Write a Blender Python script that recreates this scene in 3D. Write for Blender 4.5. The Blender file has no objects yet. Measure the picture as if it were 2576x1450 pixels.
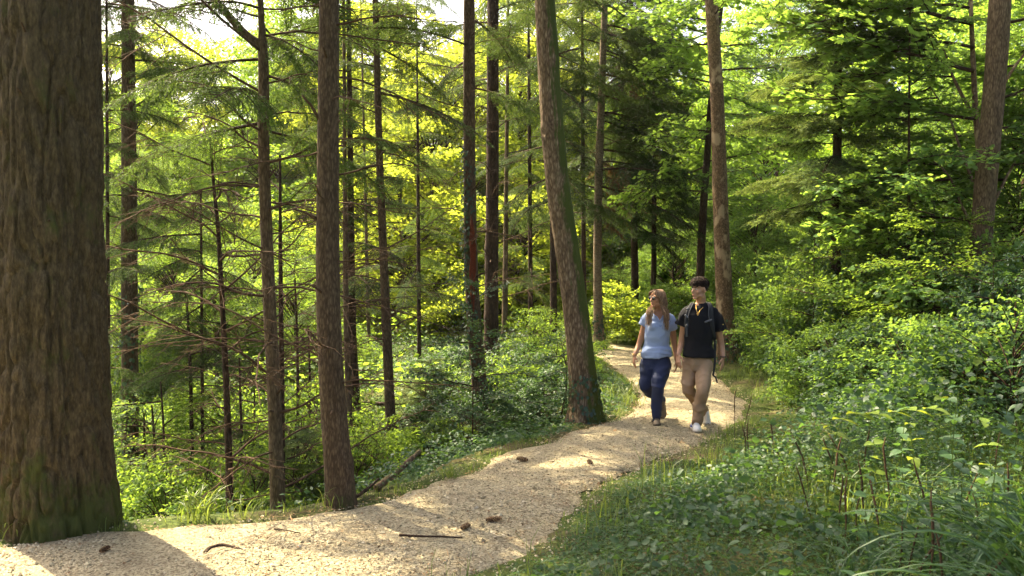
import bpy, math, random
import numpy as np
from mathutils import Vector, Matrix, Euler, Quaternion

R = math.radians
scene = bpy.context.scene
C = scene.collection
random.seed(7)

# ---------------------------------------------------------------- camera
PITCH = R(2.27)
CAM = np.array([0.0, 0.0, 2.08])
cam_data = bpy.data.cameras.new('camera')
cam_data.sensor_width = 36.0
cam_data.lens = 30.0
cam_data.clip_start = 0.05
cam_data.clip_end = 2000.0
cam_data.dof.use_dof = True
cam_data.dof.focus_distance = 10.0
cam_data.dof.aperture_fstop = 4.5
cam = bpy.data.objects.new('camera', cam_data)
cam.location = CAM
cam.rotation_euler = (R(90) - PITCH, 0, 0)
C.objects.link(cam)
scene.camera = cam

# ---------------------------------------------------------------- sky and sun
SUN_EL, SUN_AZ = R(50), R(-45)          # azimuth clockwise from +Y (the way the camera looks)
world = bpy.data.worlds.new('World')
scene.world = world
world.use_nodes = True
wn = world.node_tree
wn.nodes.clear()
w_out = wn.nodes.new('ShaderNodeOutputWorld')
w_bg = wn.nodes.new('ShaderNodeBackground')
w_sky = wn.nodes.new('ShaderNodeTexSky')
w_sky.sky_type = 'NISHITA'
w_sky.sun_disc = False
w_sky.sun_elevation = SUN_EL
w_sky.sun_rotation = SUN_AZ
w_sky.air_density = 0.6
w_sky.dust_density = 8.0
w_sky.ozone_density = 0.1
w_bg.inputs['Strength'].default_value = 0.13
wn.links.new(w_sky.outputs[0], w_bg.inputs[0])
wn.links.new(w_bg.outputs[0], w_out.inputs[0])

L_SUN = Vector((math.sin(SUN_AZ) * math.cos(SUN_EL), math.cos(SUN_AZ) * math.cos(SUN_EL), math.sin(SUN_EL)))
sun_data = bpy.data.lights.new('sun', 'SUN')
sun_data.energy = 5.0
sun_data.angle = R(0.53)
sun_data.color = (1.0, 0.85, 0.58)
sun = bpy.data.objects.new('sun', sun_data)
sun.rotation_euler = L_SUN.to_track_quat('Z', 'Y').to_euler()
sun.location = (-20, 20, 40)
C.objects.link(sun)

scene.view_settings.view_transform = 'Standard'
scene.view_settings.look = 'None'
scene.view_settings.gamma = 1.0
scene.view_settings.exposure = 2.2
scene.view_settings.use_curve_mapping = False
scene.cycles.use_denoising = True
scene.cycles.adaptive_threshold = 0.02
scene.cycles.max_bounces = 5
scene.cycles.diffuse_bounces = 3
scene.cycles.glossy_bounces = 1
scene.cycles.transmission_bounces = 3
scene.cycles.transparent_max_bounces = 4
scene.cycles.sample_clamp_indirect = 6.0

# ---------------------------------------------------------------- small maths
FPX = 2146.7


def at(px, py, d):
    """the point at depth d (metres along +Y) that a 2576 x 1450 view of the place shows at px, py"""
    u = (px - 1288) / FPX
    v = (725 - py) / FPX
    s = d / (math.cos(PITCH) + v * math.sin(PITCH))
    return np.array([u * s, d, CAM[2] + s * (v * math.cos(PITCH) - math.sin(PITCH))])


def _hash(ix, iy, iz, seed):
    h = (ix * 374761393 + iy * 668265263 + iz * 2147483647 + seed * 1274126177) & 0xFFFFFFFF
    h = ((h ^ (h >> 13)) * 1274126177) & 0xFFFFFFFF
    h = h ^ (h >> 16)
    return (h & 0xFFFF) / 65535.0


def vnoise(P, seed=0):
    P = np.asarray(P, float)
    i = np.floor(P).astype(np.int64)
    f = P - i
    f = f * f * (3 - 2 * f)
    r = 0
    for dx in (0, 1):
        wx = f[..., 0] if dx else 1 - f[..., 0]
        for dy in (0, 1):
            wy = f[..., 1] if dy else 1 - f[..., 1]
            for dz in (0, 1):
                wz = f[..., 2] if dz else 1 - f[..., 2]
                r = r + wx * wy * wz * _hash(i[..., 0] + dx, i[..., 1] + dy, i[..., 2] + dz, seed)
    return r * 2 - 1


def fbm(P, seed=0, o=3):
    P = np.asarray(P, float)
    r, a = 0, 1.0
    for k in range(o):
        r = r + a * vnoise(P * (2 ** k), seed + k)
        a *= 0.5
    return r


def smooth(t):
    t = np.clip(t, 0, 1)
    return t * t * (3 - 2 * t)


def curve(pts, n):
    """Catmull-Rom through rows of pts (any width), resampled at n even steps"""
    P = np.asarray(pts, float)
    if len(P) == 2:
        t = np.linspace(0, 1, n)[:, None]
        return P[0] * (1 - t) + P[1] * t
    Q = np.vstack([2 * P[0] - P[1], P, 2 * P[-1] - P[-2]])
    out = []
    m = 12
    for k in range(len(P) - 1):
        t = np.linspace(0, 1, m, endpoint=False)[:, None]
        a, b, c, d = Q[k], Q[k + 1], Q[k + 2], Q[k + 3]
        out.append(0.5 * (2 * b + (c - a) * t + (2 * a - 5 * b + 4 * c - d) * t ** 2 + (3 * b - a - 3 * c + d) * t ** 3))
    out.append(P[-1:])
    S = np.vstack(out)
    w = min(3, S.shape[1])
    l = np.concatenate([[0], np.cumsum(np.linalg.norm(np.diff(S[:, :w], axis=0), axis=1))])
    tt = np.linspace(0, l[-1], n)
    return np.stack([np.interp(tt, l, S[:, j]) for j in range(S.shape[1])], 1)


def norm(a):
    return a / np.maximum(np.linalg.norm(a, axis=-1, keepdims=True), 1e-9)


# ---------------------------------------------------------------- mesh building
class MB:
    """collects vertices and triangle / quad faces, each with a material slot"""

    def __init__(self):
        self.V, self.F3, self.F4, self.M3, self.M4, self.n = [], [], [], [], [], 0

    def add(self, V, F, m=0):
        V = np.asarray(V, np.float32).reshape(-1, 3)
        F = np.asarray(F, np.int32)
        if len(F) == 0:
            return self
        self.V.append(V)
        if F.shape[1] == 3:
            self.F3.append(F + self.n)
            self.M3.append(np.full(len(F), m, np.int32))
        else:
            self.F4.append(F + self.n)
            self.M4.append(np.full(len(F), m, np.int32))
        self.n += len(V)
        return self

    def tube(self, P, r, sides=6, m=0, cap=True, side=None):
        P = np.asarray(P, float)
        n = len(P)
        r = np.broadcast_to(np.asarray(r, float), (n,)) if np.ndim(r) < 2 else np.asarray(r, float)
        T = norm(np.gradient(P, axis=0))
        mx_ = np.abs(T).max(0)
        ax_ = 1 if mx_[1] < .8 else (2 if mx_[2] < .8 else (0 if mx_[0] < .8 else int(np.argmin(mx_))))
        ref = np.eye(3)[ax_]
        A = norm(np.cross(T, ref)) if side is None else norm(np.asarray(side, float)[None] - T * (T @ np.asarray(side, float))[:, None])
        B = np.cross(T, A)
        th = np.linspace(0, 2 * math.pi, sides, endpoint=False)
        ra = r if r.ndim == 1 else r[:, 0]
        rb = r if r.ndim == 1 else r[:, 1]
        V = P[:, None] + A[:, None] * (np.cos(th)[None, :, None] * ra[:, None, None]) + B[:, None] * (np.sin(th)[None, :, None] * rb[:, None, None])
        i = np.arange(n - 1)[:, None] * sides
        j = np.arange(sides)[None]
        k = (j + 1) % sides
        F = np.stack([i + j, i + k, i + sides + k, i + sides + j], -1).reshape(-1, 4)
        V = V.reshape(-1, 3)
        base = self.n
        self.add(V, F, m)
        if cap:
            cv = np.vstack([P[0], P[-1]])
            jj = np.arange(sides)
            kk = (jj + 1) % sides
            n0 = self.n
            self.V.append(cv.astype(np.float32))
            self.n += 2
            self.F3.append(np.stack([np.full(sides, n0), base + kk, base + jj], 1).astype(np.int32))
            self.F3.append(np.stack([np.full(sides, n0 + 1), base + (n - 1) * sides + jj, base + (n - 1) * sides + kk], 1).astype(np.int32))
            self.M3 += [np.full(sides, m, np.int32)] * 2
        return self

    def mesh(self, name, mats, smooth_shade=True):
        V = np.vstack(self.V)
        me = bpy.data.meshes.new(name)
        F3 = np.vstack(self.F3) if self.F3 else np.zeros((0, 3), np.int32)
        F4 = np.vstack(self.F4) if self.F4 else np.zeros((0, 4), np.int32)
        me.vertices.add(len(V))
        me.vertices.foreach_set('co', V.astype(np.float32).ravel())
        nl = F3.size + F4.size
        me.loops.add(nl)
        me.loops.foreach_set('vertex_index', np.concatenate([F3.ravel(), F4.ravel()]).astype(np.int32))
        me.polygons.add(len(F3) + len(F4))
        st = np.concatenate([np.arange(len(F3)) * 3, F3.size + np.arange(len(F4)) * 4]).astype(np.int32)
        me.polygons.foreach_set('loop_start', st)
        mi = np.concatenate([np.concatenate(self.M3) if self.M3 else np.zeros(0, np.int32), np.concatenate(self.M4) if self.M4 else np.zeros(0, np.int32)])
        me.polygons.foreach_set('material_index', mi.astype(np.int32))
        me.polygons.foreach_set('use_smooth', np.full(len(st), bool(smooth_shade)))
        for m in (mats if isinstance(mats, (list, tuple)) else [mats]):
            me.materials.append(m)
        me.update(calc_edges=True)
        return me


def leaves_geo(T, F, Cn, A, N, S):
    """copies of a leaf template T (x across, y along, z up) at centres Cn with axes A, normals N, sizes S"""
    A = norm(A)
    X = norm(np.cross(A, N))
    N = np.cross(X, A)
    S = np.asarray(S)[:, None, None]
    V = Cn[:, None] + S * (T[None, :, 0:1] * X[:, None] + T[None, :, 1:2] * A[:, None] + T[None, :, 2:3] * N[:, None])
    Fa = (np.arange(len(Cn)) * len(T))[:, None, None] + F[None]
    return V.reshape(-1, 3), Fa.reshape(-1, F.shape[1])


LEAF2 = (np.array([[0, 0, 0], [-.33, .42, .09], [0, 1, -.08], [.33, .42, .09]]), np.array([[0, 2, 1], [0, 3, 2]]))
LEAF6 = (np.array([[0, 0, 0], [0, .35, -.02], [0, .7, -.04], [0, 1, -.12], [-.27, .2, .06], [-.36, .5, .05], [-.2, .8, 0], [.27, .2, .06], [.36, .5, .05], [.2, .8, 0]]),
         np.array([[0, 1, 4], [4, 1, 5], [1, 2, 5], [5, 2, 6], [6, 2, 3], [0, 7, 1], [7, 8, 1], [1, 8, 2], [8, 9, 2], [9, 3, 2]]))
_mp = [(0, 0), (-.22, -.06), (-.48, .02), (-.40, .22), (-.62, .46), (-.36, .52), (-.30, .78), (-.14, .70), (0, 1.04), (.14, .70), (.30, .78), (.36, .52), (.62, .46), (.40, .22), (.48, .02), (.22, -.06)]
_mv = np.array([(0, .38, -.02)] + [(x, y, .10 * abs(x) - .10 * y * y) for x, y in _mp])
MAPLE = (_mv, np.array([(0, 1 + (k + 1) % 16, 1 + k) for k in range(16)]))


def make(name, me, parent=None, loc=None, rot=None, scale=None):
    o = bpy.data.objects.new(name, me)
    C.objects.link(o)
    if parent is not None:
        o.parent = parent
    if loc is not None:
        o.location = loc
    if rot is not None:
        o.rotation_euler = rot
    if scale is not None:
        o.scale = (scale,) * 3 if np.isscalar(scale) else scale
    return o


def tag(o, label, cat, group=None, kind=None):
    if label:
        o['label'] = label
    if cat:
        o['category'] = cat
    if group:
        o['group'] = group
    if kind:
        o['kind'] = kind
    return o


def thing(name, label, cat, loc=(0, 0, 0), group=None, rotz=0.0):
    o = bpy.data.objects.new(name, None)
    o.empty_display_size = 0.2
    C.objects.link(o)
    o.location = loc
    o.rotation_euler = (0, 0, rotz)
    return tag(o, label, cat, group)


# ---------------------------------------------------------------- materials
def new_mat(name):
    m = bpy.data.materials.new(name)
    m.use_nodes = True
    nt = m.node_tree
    nt.nodes.clear()
    out = nt.nodes.new('ShaderNodeOutputMaterial')
    return m, nt, out


def nd(nt, typ, **kw):
    n = nt.nodes.new(typ)
    for k, v in kw.items():
        if k.startswith('i_'):
            n.inputs[k[2:].replace('_', ' ')].default_value = v
        else:
            setattr(n, k, v)
    return n


def ramp(nt, fac, stops):
    r = nt.nodes.new('ShaderNodeValToRGB')
    el = r.color_ramp.elements
    el[0].position, el[0].color = stops[0][0], (*stops[0][1], 1)
    el[1].position, el[1].color = stops[-1][0], (*stops[-1][1], 1)
    for p, c in stops[1:-1]:
        e = el.new(p)
        e.color = (*c, 1)
    nt.links.new(fac, r.inputs[0])
    return r.outputs[0]


def coords(nt, scale=(1, 1, 1), kind='Object'):
    tc = nt.nodes.new('ShaderNodeTexCoord')
    mp = nt.nodes.new('ShaderNodeMapping')
    mp.inputs['Scale'].default_value = scale
    nt.links.new(tc.outputs[kind], mp.inputs[0])
    return mp.outputs[0]


def leaf_mat(name, dark, light, trans, tfac=0.45, rough=0.45, spec=0.35):
    m, nt, out = new_mat(name)
    g = nd(nt, 'ShaderNodeNewGeometry')
    oi = nd(nt, 'ShaderNodeObjectInfo')
    mixr = nd(nt, 'ShaderNodeMath', operation='MULTIPLY_ADD')
    nt.links.new(oi.outputs['Random'], mixr.inputs[0])
    mixr.inputs[1].default_value = 0.35
    sc = nd(nt, 'ShaderNodeMath', operation='MULTIPLY')
    nt.links.new(g.outputs['Random Per Island'], sc.inputs[0])
    sc.inputs[1].default_value = 0.65
    nt.links.new(sc.outputs[0], mixr.inputs[2])
    col = ramp(nt, mixr.outputs[0], [(0.0, dark), (1.0, light)])
    p = nd(nt, 'ShaderNodeBsdfPrincipled')
    p.inputs['Roughness'].default_value = rough
    p.inputs['Specular IOR Level'].default_value = spec
    nt.links.new(col, p.inputs['Base Color'])
    t = nd(nt, 'ShaderNodeBsdfTranslucent')
    tc = ramp(nt, mixr.outputs[0], [(0.0, tuple(c * .75 for c in trans)), (1.0, trans)])
    nt.links.new(tc, t.inputs['Color'])
    mx = nd(nt, 'ShaderNodeMixShader')
    mx.inputs[0].default_value = tfac
    nt.links.new(p.outputs[0], mx.inputs[1])
    nt.links.new(t.outputs[0], mx.inputs[2])
    nt.links.new(mx.outputs[0], out.inputs[0])
    return m


def bark_mat(name, c0, c1, c2, scale=(14, 14, 3.5), bump=0.6, moss=None, moss_amt=0.5, moss_dir=None, dist=0.02, patch=None, moss_base=0.0, vor=.7):
    m, nt, out = new_mat(name)
    v = coords(nt, scale)
    n1 = nd(nt, 'ShaderNodeTexNoise')
    n1.inputs['Scale'].default_value = 1.0
    n1.inputs['Detail'].default_value = 6
    n1.inputs['Roughness'].default_value = 0.65
    nt.links.new(v, n1.inputs['Vector'])
    vo = nd(nt, 'ShaderNodeTexVoronoi', feature='DISTANCE_TO_EDGE')
    vo.inputs['Scale'].default_value = 1.3
    nt.links.new(v, vo.inputs['Vector'])
    mul = nd(nt, 'ShaderNodeMath', operation='MULTIPLY_ADD')
    nt.links.new(vo.outputs['Distance'], mul.inputs[0])
    mul.inputs[1].default_value = vor
    nt.links.new(n1.outputs['Fac'], mul.inputs[2])
    col = ramp(nt, mul.outputs[0], [(0.32, c0), (0.58, c1), (0.85, c2)])
    if patch:
        v3 = coords(nt, (3.2, 3.2, 2.0))
        n3 = nd(nt, 'ShaderNodeTexNoise')
        n3.inputs['Detail'].default_value = 5
        n3.inputs['Scale'].default_value = 1.4
        nt.links.new(v3, n3.inputs['Vector'])
        pf = nd(nt, 'ShaderNodeMapRange')
        pf.inputs['From Min'].default_value = 0.56
        pf.inputs['From Max'].default_value = 0.62
        nt.links.new(n3.outputs['Fac'], pf.inputs[0])
        mxp = nd(nt, 'ShaderNodeMix', data_type='RGBA')
        nt.links.new(pf.outputs[0], mxp.inputs[0])
        nt.links.new(col, mxp.inputs[6])
        mxp.inputs[7].default_value = (*patch, 1)
        col = mxp.outputs[2]
    if moss:
        v2 = coords(nt, (2.6, 2.6, 1.4))
        n2 = nd(nt, 'ShaderNodeTexNoise')
        n2.inputs['Detail'].default_value = 7
        n2.inputs['Roughness'].default_value = 0.7
        n2.inputs['Scale'].default_value = 1.6
        nt.links.new(v2, n2.inputs['Vector'])
        fac = n2.outputs['Fac']
        if moss_dir is not None:
            ge = nd(nt, 'ShaderNodeNewGeometry')
            dt = nd(nt, 'ShaderNodeVectorMath', operation='DOT_PRODUCT')
            nt.links.new(ge.outputs['Normal'], dt.inputs[0])
            dt.inputs[1].default_value = moss_dir
            ad = nd(nt, 'ShaderNodeMath', operation='MULTIPLY_ADD')
            nt.links.new(dt.outputs['Value'], ad.inputs[0])
            ad.inputs[1].default_value = 0.30
            nt.links.new(fac, ad.inputs[2])
            fac = ad.outputs[0]
        if moss_base:
            tcz = nd(nt, 'ShaderNodeTexCoord')
            sz = nd(nt, 'ShaderNodeSeparateXYZ')
            nt.links.new(tcz.outputs['Object'], sz.inputs[0])
            zr_ = nd(nt, 'ShaderNodeMapRange')
            zr_.inputs['From Min'].default_value = 0.0
            zr_.inputs['From Max'].default_value = 0.9
            zr_.inputs['To Min'].default_value = moss_base
            zr_.inputs['To Max'].default_value = 0.0
            nt.links.new(sz.outputs[2], zr_.inputs[0])
            ab = nd(nt, 'ShaderNodeMath', operation='ADD')
            nt.links.new(fac, ab.inputs[0])
            nt.links.new(zr_.outputs[0], ab.inputs[1])
            fac = ab.outputs[0]
        mr = nd(nt, 'ShaderNodeMapRange')
        mr.inputs['From Min'].default_value = 0.68 - 0.3 * moss_amt
        mr.inputs['From Max'].default_value = 0.82 - 0.3 * moss_amt
        nt.links.new(fac, mr.inputs[0])
        mx = nd(nt, 'ShaderNodeMix', data_type='RGBA')
        nt.links.new(mr.outputs[0], mx.inputs[0])
        nt.links.new(col, mx.inputs[6])
        mx.inputs[7].default_value = (*moss, 1)
        col = mx.outputs[2]
    p = nd(nt, 'ShaderNodeBsdfPrincipled')
    p.inputs['Roughness'].default_value = 0.9
    p.inputs['Specular IOR Level'].default_value = 0.2
    nt.links.new(col, p.inputs['Base Color'])
    bp = nd(nt, 'ShaderNodeBump')
    bp.inputs['Strength'].default_value = bump
    bp.inputs['Distance'].default_value = dist
    nt.links.new(mul.outputs[0], bp.inputs['Height'])
    nt.links.new(bp.outputs[0], p.inputs['Normal'])
    nt.links.new(p.outputs[0], out.inputs[0])
    return m


def plain_mat(name, col, rough=0.7, spec=0.3, var=0.25, scale=8.0, bump=0.0, metal=0.0, sss=0.0):
    m, nt, out = new_mat(name)
    v = coords(nt, (scale,) * 3)
    n1 = nd(nt, 'ShaderNodeTexNoise')
    n1.inputs['Detail'].default_value = 4
    nt.links.new(v, n1.inputs['Vector'])
    c = ramp(nt, n1.outputs['Fac'], [(0.3, tuple(x * (1 - var) for x in col)), (0.7, tuple(min(1, x * (1 + var)) for x in col))])
    p = nd(nt, 'ShaderNodeBsdfPrincipled')
    p.inputs['Roughness'].default_value = rough
    p.inputs['Specular IOR Level'].default_value = spec
    p.inputs['Metallic'].default_value = metal
    if sss:
        p.inputs['Subsurface Weight'].default_value = sss
        p.inputs['Subsurface Radius'].default_value = (0.012, 0.005, 0.003)
        p.inputs['Subsurface Scale'].default_value = 1.0
    nt.links.new(c, p.inputs['Base Color'])
    if bump:
        bp = nd(nt, 'ShaderNodeBump')
        bp.inputs['Strength'].default_value = bump
        bp.inputs['Distance'].default_value = 0.01
        nt.links.new(n1.outputs['Fac'], bp.inputs['Height'])
        nt.links.new(bp.outputs[0], p.inputs['Normal'])
    nt.links.new(p.outputs[0], out.inputs[0])
    return m


def island_mat(name, stops, rough=0.85, spec=0.2):
    m, nt, out = new_mat(name)
    g = nd(nt, 'ShaderNodeNewGeometry')
    c = ramp(nt, g.outputs['Random Per Island'], stops)
    p = nd(nt, 'ShaderNodeBsdfPrincipled')
    p.inputs['Roughness'].default_value = rough
    p.inputs['Specular IOR Level'].default_value = spec
    nt.links.new(c, p.inputs['Base Color'])
    nt.links.new(p.outputs[0], out.inputs[0])
    return m


M = {}
M['bark_big'] = bark_mat('bark_big', (.026, .018, .008), (.074, .053, .024), (.145, .110, .054), (40, 40, 13), 1.0, moss=(.052, .060, .012), moss_amt=0.40, dist=0.012, moss_base=.24, vor=.35)
M['bark_brown'] = bark_mat('bark_brown', (.026, .016, .008), (.070, .046, .024), (.135, .095, .053), (38, 38, 11), 0.9, moss=(.05, .058, .013), moss_amt=0.2, dist=0.008, moss_base=.12)
M['bark_grey'] = bark_mat('bark_grey', (.034, .022, .011), (.092, .062, .033), (.18, .13, .075), (34, 34, 9), 0.7, moss=(.055, .065, .013), moss_amt=0.25, dist=0.008, moss_base=.1)
M['bark_dark'] = bark_mat('bark_dark', (.010, .006, .003), (.036, .020, .011), (.08, .05, .029), (36, 36, 8), 0.8, moss=(.032, .042, .010), moss_amt=0.1, dist=0.008)
M['bark_moss'] = bark_mat('bark_moss', (.035, .022, .012), (.12, .080, .043), (.26, .195, .12), (26, 26, 8), 0.9, moss=(.050, .066, .010), moss_amt=0.72, moss_dir=(.95, .25, .1), dist=0.014)
M['bark_maple'] = bark_mat('bark_maple', (.040, .024, .012), (.14, .088, .046), (.24, .165, .095), (26, 26, 14), 0.7, moss=(.035, .030, .009), moss_amt=0.25, dist=0.009, patch=(.34, .245, .145))
M['bark_pale'] = bark_mat('bark_pale', (.06, .042, .024), (.17, .125, .075), (.27, .21, .135), (14, 14, 26), 0.6, moss=(.06, .06, .015), moss_amt=0.12, dist=0.006)
M['twig'] = plain_mat('twig', (.075, .046, .026), .9, .1, .35, 30)
M['twig_dark'] = plain_mat('twig_dark', (.045, .028, .016), .9, .1, .35, 30)
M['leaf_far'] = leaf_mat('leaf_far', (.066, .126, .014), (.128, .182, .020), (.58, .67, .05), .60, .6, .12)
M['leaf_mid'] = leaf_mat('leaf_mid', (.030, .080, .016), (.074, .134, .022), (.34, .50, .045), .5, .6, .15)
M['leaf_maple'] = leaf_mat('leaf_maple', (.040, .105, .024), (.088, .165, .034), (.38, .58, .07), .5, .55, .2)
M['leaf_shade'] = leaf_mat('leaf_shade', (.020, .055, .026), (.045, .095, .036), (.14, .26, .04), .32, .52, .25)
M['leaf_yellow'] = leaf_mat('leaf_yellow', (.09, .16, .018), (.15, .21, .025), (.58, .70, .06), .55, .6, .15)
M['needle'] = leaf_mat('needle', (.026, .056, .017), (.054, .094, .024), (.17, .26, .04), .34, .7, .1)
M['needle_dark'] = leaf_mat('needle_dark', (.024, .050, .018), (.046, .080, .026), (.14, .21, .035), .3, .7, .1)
M['needle_sunlit'] = leaf_mat('needle_sunlit', (.08, .13, .03), (.16, .21, .05), (.30, .38, .07), .34, .7, .1)  # paler needles for fir branch ends, sun on the tips painted as colour
M['needle_dead'] = leaf_mat('needle_dead', (.07, .03, .014), (.14, .065, .028), (.2, .1, .03), .25, .8, .1)
M['grass'] = leaf_mat('grass', (.04, .085, .016), (.10, .15, .028), (.30, .38, .05), .4, .45, .35)
M['sedge'] = leaf_mat('sedge', (.018, .054, .018), (.045, .090, .030), (.11, .21, .035), .28, .5, .3)
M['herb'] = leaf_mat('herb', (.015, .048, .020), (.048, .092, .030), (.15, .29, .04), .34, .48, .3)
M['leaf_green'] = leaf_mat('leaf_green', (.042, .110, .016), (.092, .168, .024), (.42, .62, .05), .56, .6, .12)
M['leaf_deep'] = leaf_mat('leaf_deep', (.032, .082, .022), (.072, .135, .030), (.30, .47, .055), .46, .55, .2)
M['ivy'] = leaf_mat('ivy', (.012, .035, .014), (.03, .07, .02), (.08, .16, .03), .2, .3, .5)
M['dry'] = island_mat('dry', [(0, (.10, .055, .025)), (.5, (.22, .13, .06)), (1, (.36, .24, .12))])
M['straw'] = leaf_mat('straw', (.20, .13, .045), (.38, .27, .09), (.4, .3, .1), .3, .7, .2)
M['stalk'] = plain_mat('stalk', (.070, .042, .022), .9, .1, .3, 40)
M['pebble'] = island_mat('pebble', [(0, (.11, .090, .058)), (.12, (.23, .187, .112)), (.5, (.405, .345, .212)), (.85, (.475, .41, .26)), (1, (.58, .50, .35))], .9, .15)

# ================================================================ the setting: terrain and path
EDGE_L = np.array([(-14, 6.4), (-9, 6.15), (-5.5, 6.1), (-3.64, 6.07), (-2.83, 6.42), (-1.87, 6.71), (-1.28, 7.08), (-.67, 7.63), (-.34, 8.27), (.18, 9.2), (.92, 10.2), (1.38, 10.9), (1.75, 12), (1.92, 13.9), (1.84, 15.4), (1.72, 17.5), (.8, 19.5), (-1, 21.5), (-4, 23)])
EDGE_R = np.array([(-14, 3.5), (-9, 3.6), (-5, 3.9), (-2, 4.5), (-.1, 5.5), (.12, 5.95), (.52, 6.87), (.91, 7.76), (1.68, 8.75), (2.29, 9.6), (3.0, 10.9), (3.3, 12.06), (3.46, 13.95), (3.6, 15.4), (3.45, 17.2), (2.9, 19), (1.2, 21.8), (-.5, 23.8), (-4, 25.5)])
EL = curve(EDGE_L, 120)
ER = curve(EDGE_R, 120)


def seg_dist(P, E):
    best = np.full(len(P), 1e9)
    for a, b in zip(E[:-1], E[1:]):
        ab = b - a
        t = np.clip(((P - a) @ ab) / (ab @ ab), 0, 1)
        best = np.minimum(best, np.hypot(*(P - a - t[:, None] * ab).T))
    return best


def in_poly(P, poly):
    x, y = P[:, 0], P[:, 1]
    r = np.zeros(len(P), bool)
    q = np.roll(poly, 1, axis=0)
    for (x1, y1), (x0, y0) in zip(poly, q):
        c = ((y1 > y) != (y0 > y)) & (x < (x0 - x1) * (y - y1) / (y0 - y1 + 1e-12) + x1)
        r ^= c
    return r


ELc, ERc = EL[::3], ER[::3]
POLY = np.vstack([ELc, ERc[::-1]])


def path_info(x, y):
    P = np.stack([np.ravel(x), np.ravel(y)], 1).astype(float)
    return seg_dist(P, ELc), seg_dist(P, ERc), in_poly(P, POLY)


def ground_z(x, y, info=None):
    x, y = np.ravel(np.asarray(x, float)), np.ravel(np.asarray(y, float))
    dl, dr, ins = info if info else path_info(x, y)
    left = dl < dr
    k = smooth((y - 8.0) / 7.0)
    d = np.maximum(dl - .15, 0)
    za = -0.22 * np.minimum(d, 30) - .75 * smooth((d - .25) / 1.3) - 3.6 * smooth((d - .6) / 10) + .33 * np.clip(d - 17, 0, 32) + .22 * np.minimum(np.maximum(d - 10, 0), 20)
    zb = -.06 * np.minimum(d, 40) - 1.6 * smooth((d - 2.5) / 12) + .16 * np.clip(d - 12, 0, 60)
    zl = za * (1 - k) + zb * k
    zr = .10 * np.minimum(dr, 7) + .03 * np.clip(dr - 7, 0, 150) + .02
    P3 = np.stack([x, y, np.zeros_like(x)], 1)
    und = .10 * fbm(P3 * .35, 3) * smooth(np.minimum(dl, dr) / 3) + .025 * fbm(P3 * 1.7, 9) * smooth(np.minimum(dl, dr) / .5)
    z = np.where(left, zl, zr) + und
    far = np.maximum(np.hypot(x, y) - 45, 0)
    z = z + .10 * np.minimum(far, 60)
    return np.where(ins, -.035, z)


def gz(x, y):
    return float(ground_z([x], [y])[0])


def on_ground(px, py, d0=4.0, d1=60.0):
    """where the line of sight through px, py meets the terrain"""
    ds = np.arange(d0, d1, .05)
    a, b = at(px, py, 1.0), at(px, py, 2.0)
    pts = a[None] + (ds - 1.0)[:, None] * (b - a)[None]
    hit = np.nonzero(pts[:, 2] <= np.maximum(ground_z(pts[:, 0], pts[:, 1]), -9))[0]
    return pts[hit[0]] if len(hit) else pts[-1]


# terrain sheet: fine near the path, coarse out to the horizon
gx = np.concatenate([-np.geomspace(600, 12.2, 45), np.arange(-12, 12.01, .14), np.geomspace(12.2, 600, 45)])
gy = np.concatenate([-np.geomspace(60, 2.2, 12), np.arange(-2, 22.01, .14), np.geomspace(22.2, 700, 60)])
GX, GY = np.meshgrid(gx, gy)
GZ = ground_z(GX, GY)
nx, ny = len(gx), len(gy)
ii = (np.arange(ny - 1)[:, None] * nx + np.arange(nx - 1)[None]).ravel()
mb = MB().add(np.stack([GX.ravel(), GY.ravel(), GZ], 1), np.stack([ii, ii + 1, ii + nx + 1, ii + nx], 1))

m, nt, out = new_mat('forest_floor')
v = coords(nt, (1, 1, 1))
na = nd(nt, 'ShaderNodeTexNoise'); na.inputs['Scale'].default_value = .9; na.inputs['Detail'].default_value = 8; na.inputs['Roughness'].default_value = .7
nb = nd(nt, 'ShaderNodeTexNoise'); nb.inputs['Scale'].default_value = 28; nb.inputs['Detail'].default_value = 5
nt.links.new(v, na.inputs['Vector']); nt.links.new(v, nb.inputs['Vector'])
c1 = ramp(nt, nb.outputs['Fac'], [(.3, (.030, .021, .011)), (.5, (.08, .056, .03)), (.72, (.17, .125, .068))])
c2 = ramp(nt, nb.outputs['Fac'], [(.3, (.020, .034, .008)), (.7, (.075, .098, .018))])
mr = nd(nt, 'ShaderNodeMapRange'); mr.inputs['From Min'].default_value = .34; mr.inputs['From Max'].default_value = .52
nt.links.new(na.outputs['Fac'], mr.inputs[0])
mx = nd(nt, 'ShaderNodeMix', data_type='RGBA')
nt.links.new(mr.outputs[0], mx.inputs[0]); nt.links.new(c1, mx.inputs[6]); nt.links.new(c2, mx.inputs[7])
p = nd(nt, 'ShaderNodeBsdfPrincipled'); p.inputs['Roughness'].default_value = .95; p.inputs['Specular IOR Level'].default_value = .1
bp = nd(nt, 'ShaderNodeBump'); bp.inputs['Strength'].default_value = .8; bp.inputs['Distance'].default_value = .02
nt.links.new(nb.outputs['Fac'], bp.inputs['Height']); nt.links.new(bp.outputs[0], p.inputs['Normal'])
nt.links.new(mx.outputs[2], p.inputs['Base Color']); nt.links.new(p.outputs[0], out.inputs[0])
M['floor'] = m
ground = make('ground', mb.mesh('ground', m))
ground['kind'] = 'structure'
ground['label'] = 'forest floor of brown litter and moss sloping away from the path'

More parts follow.
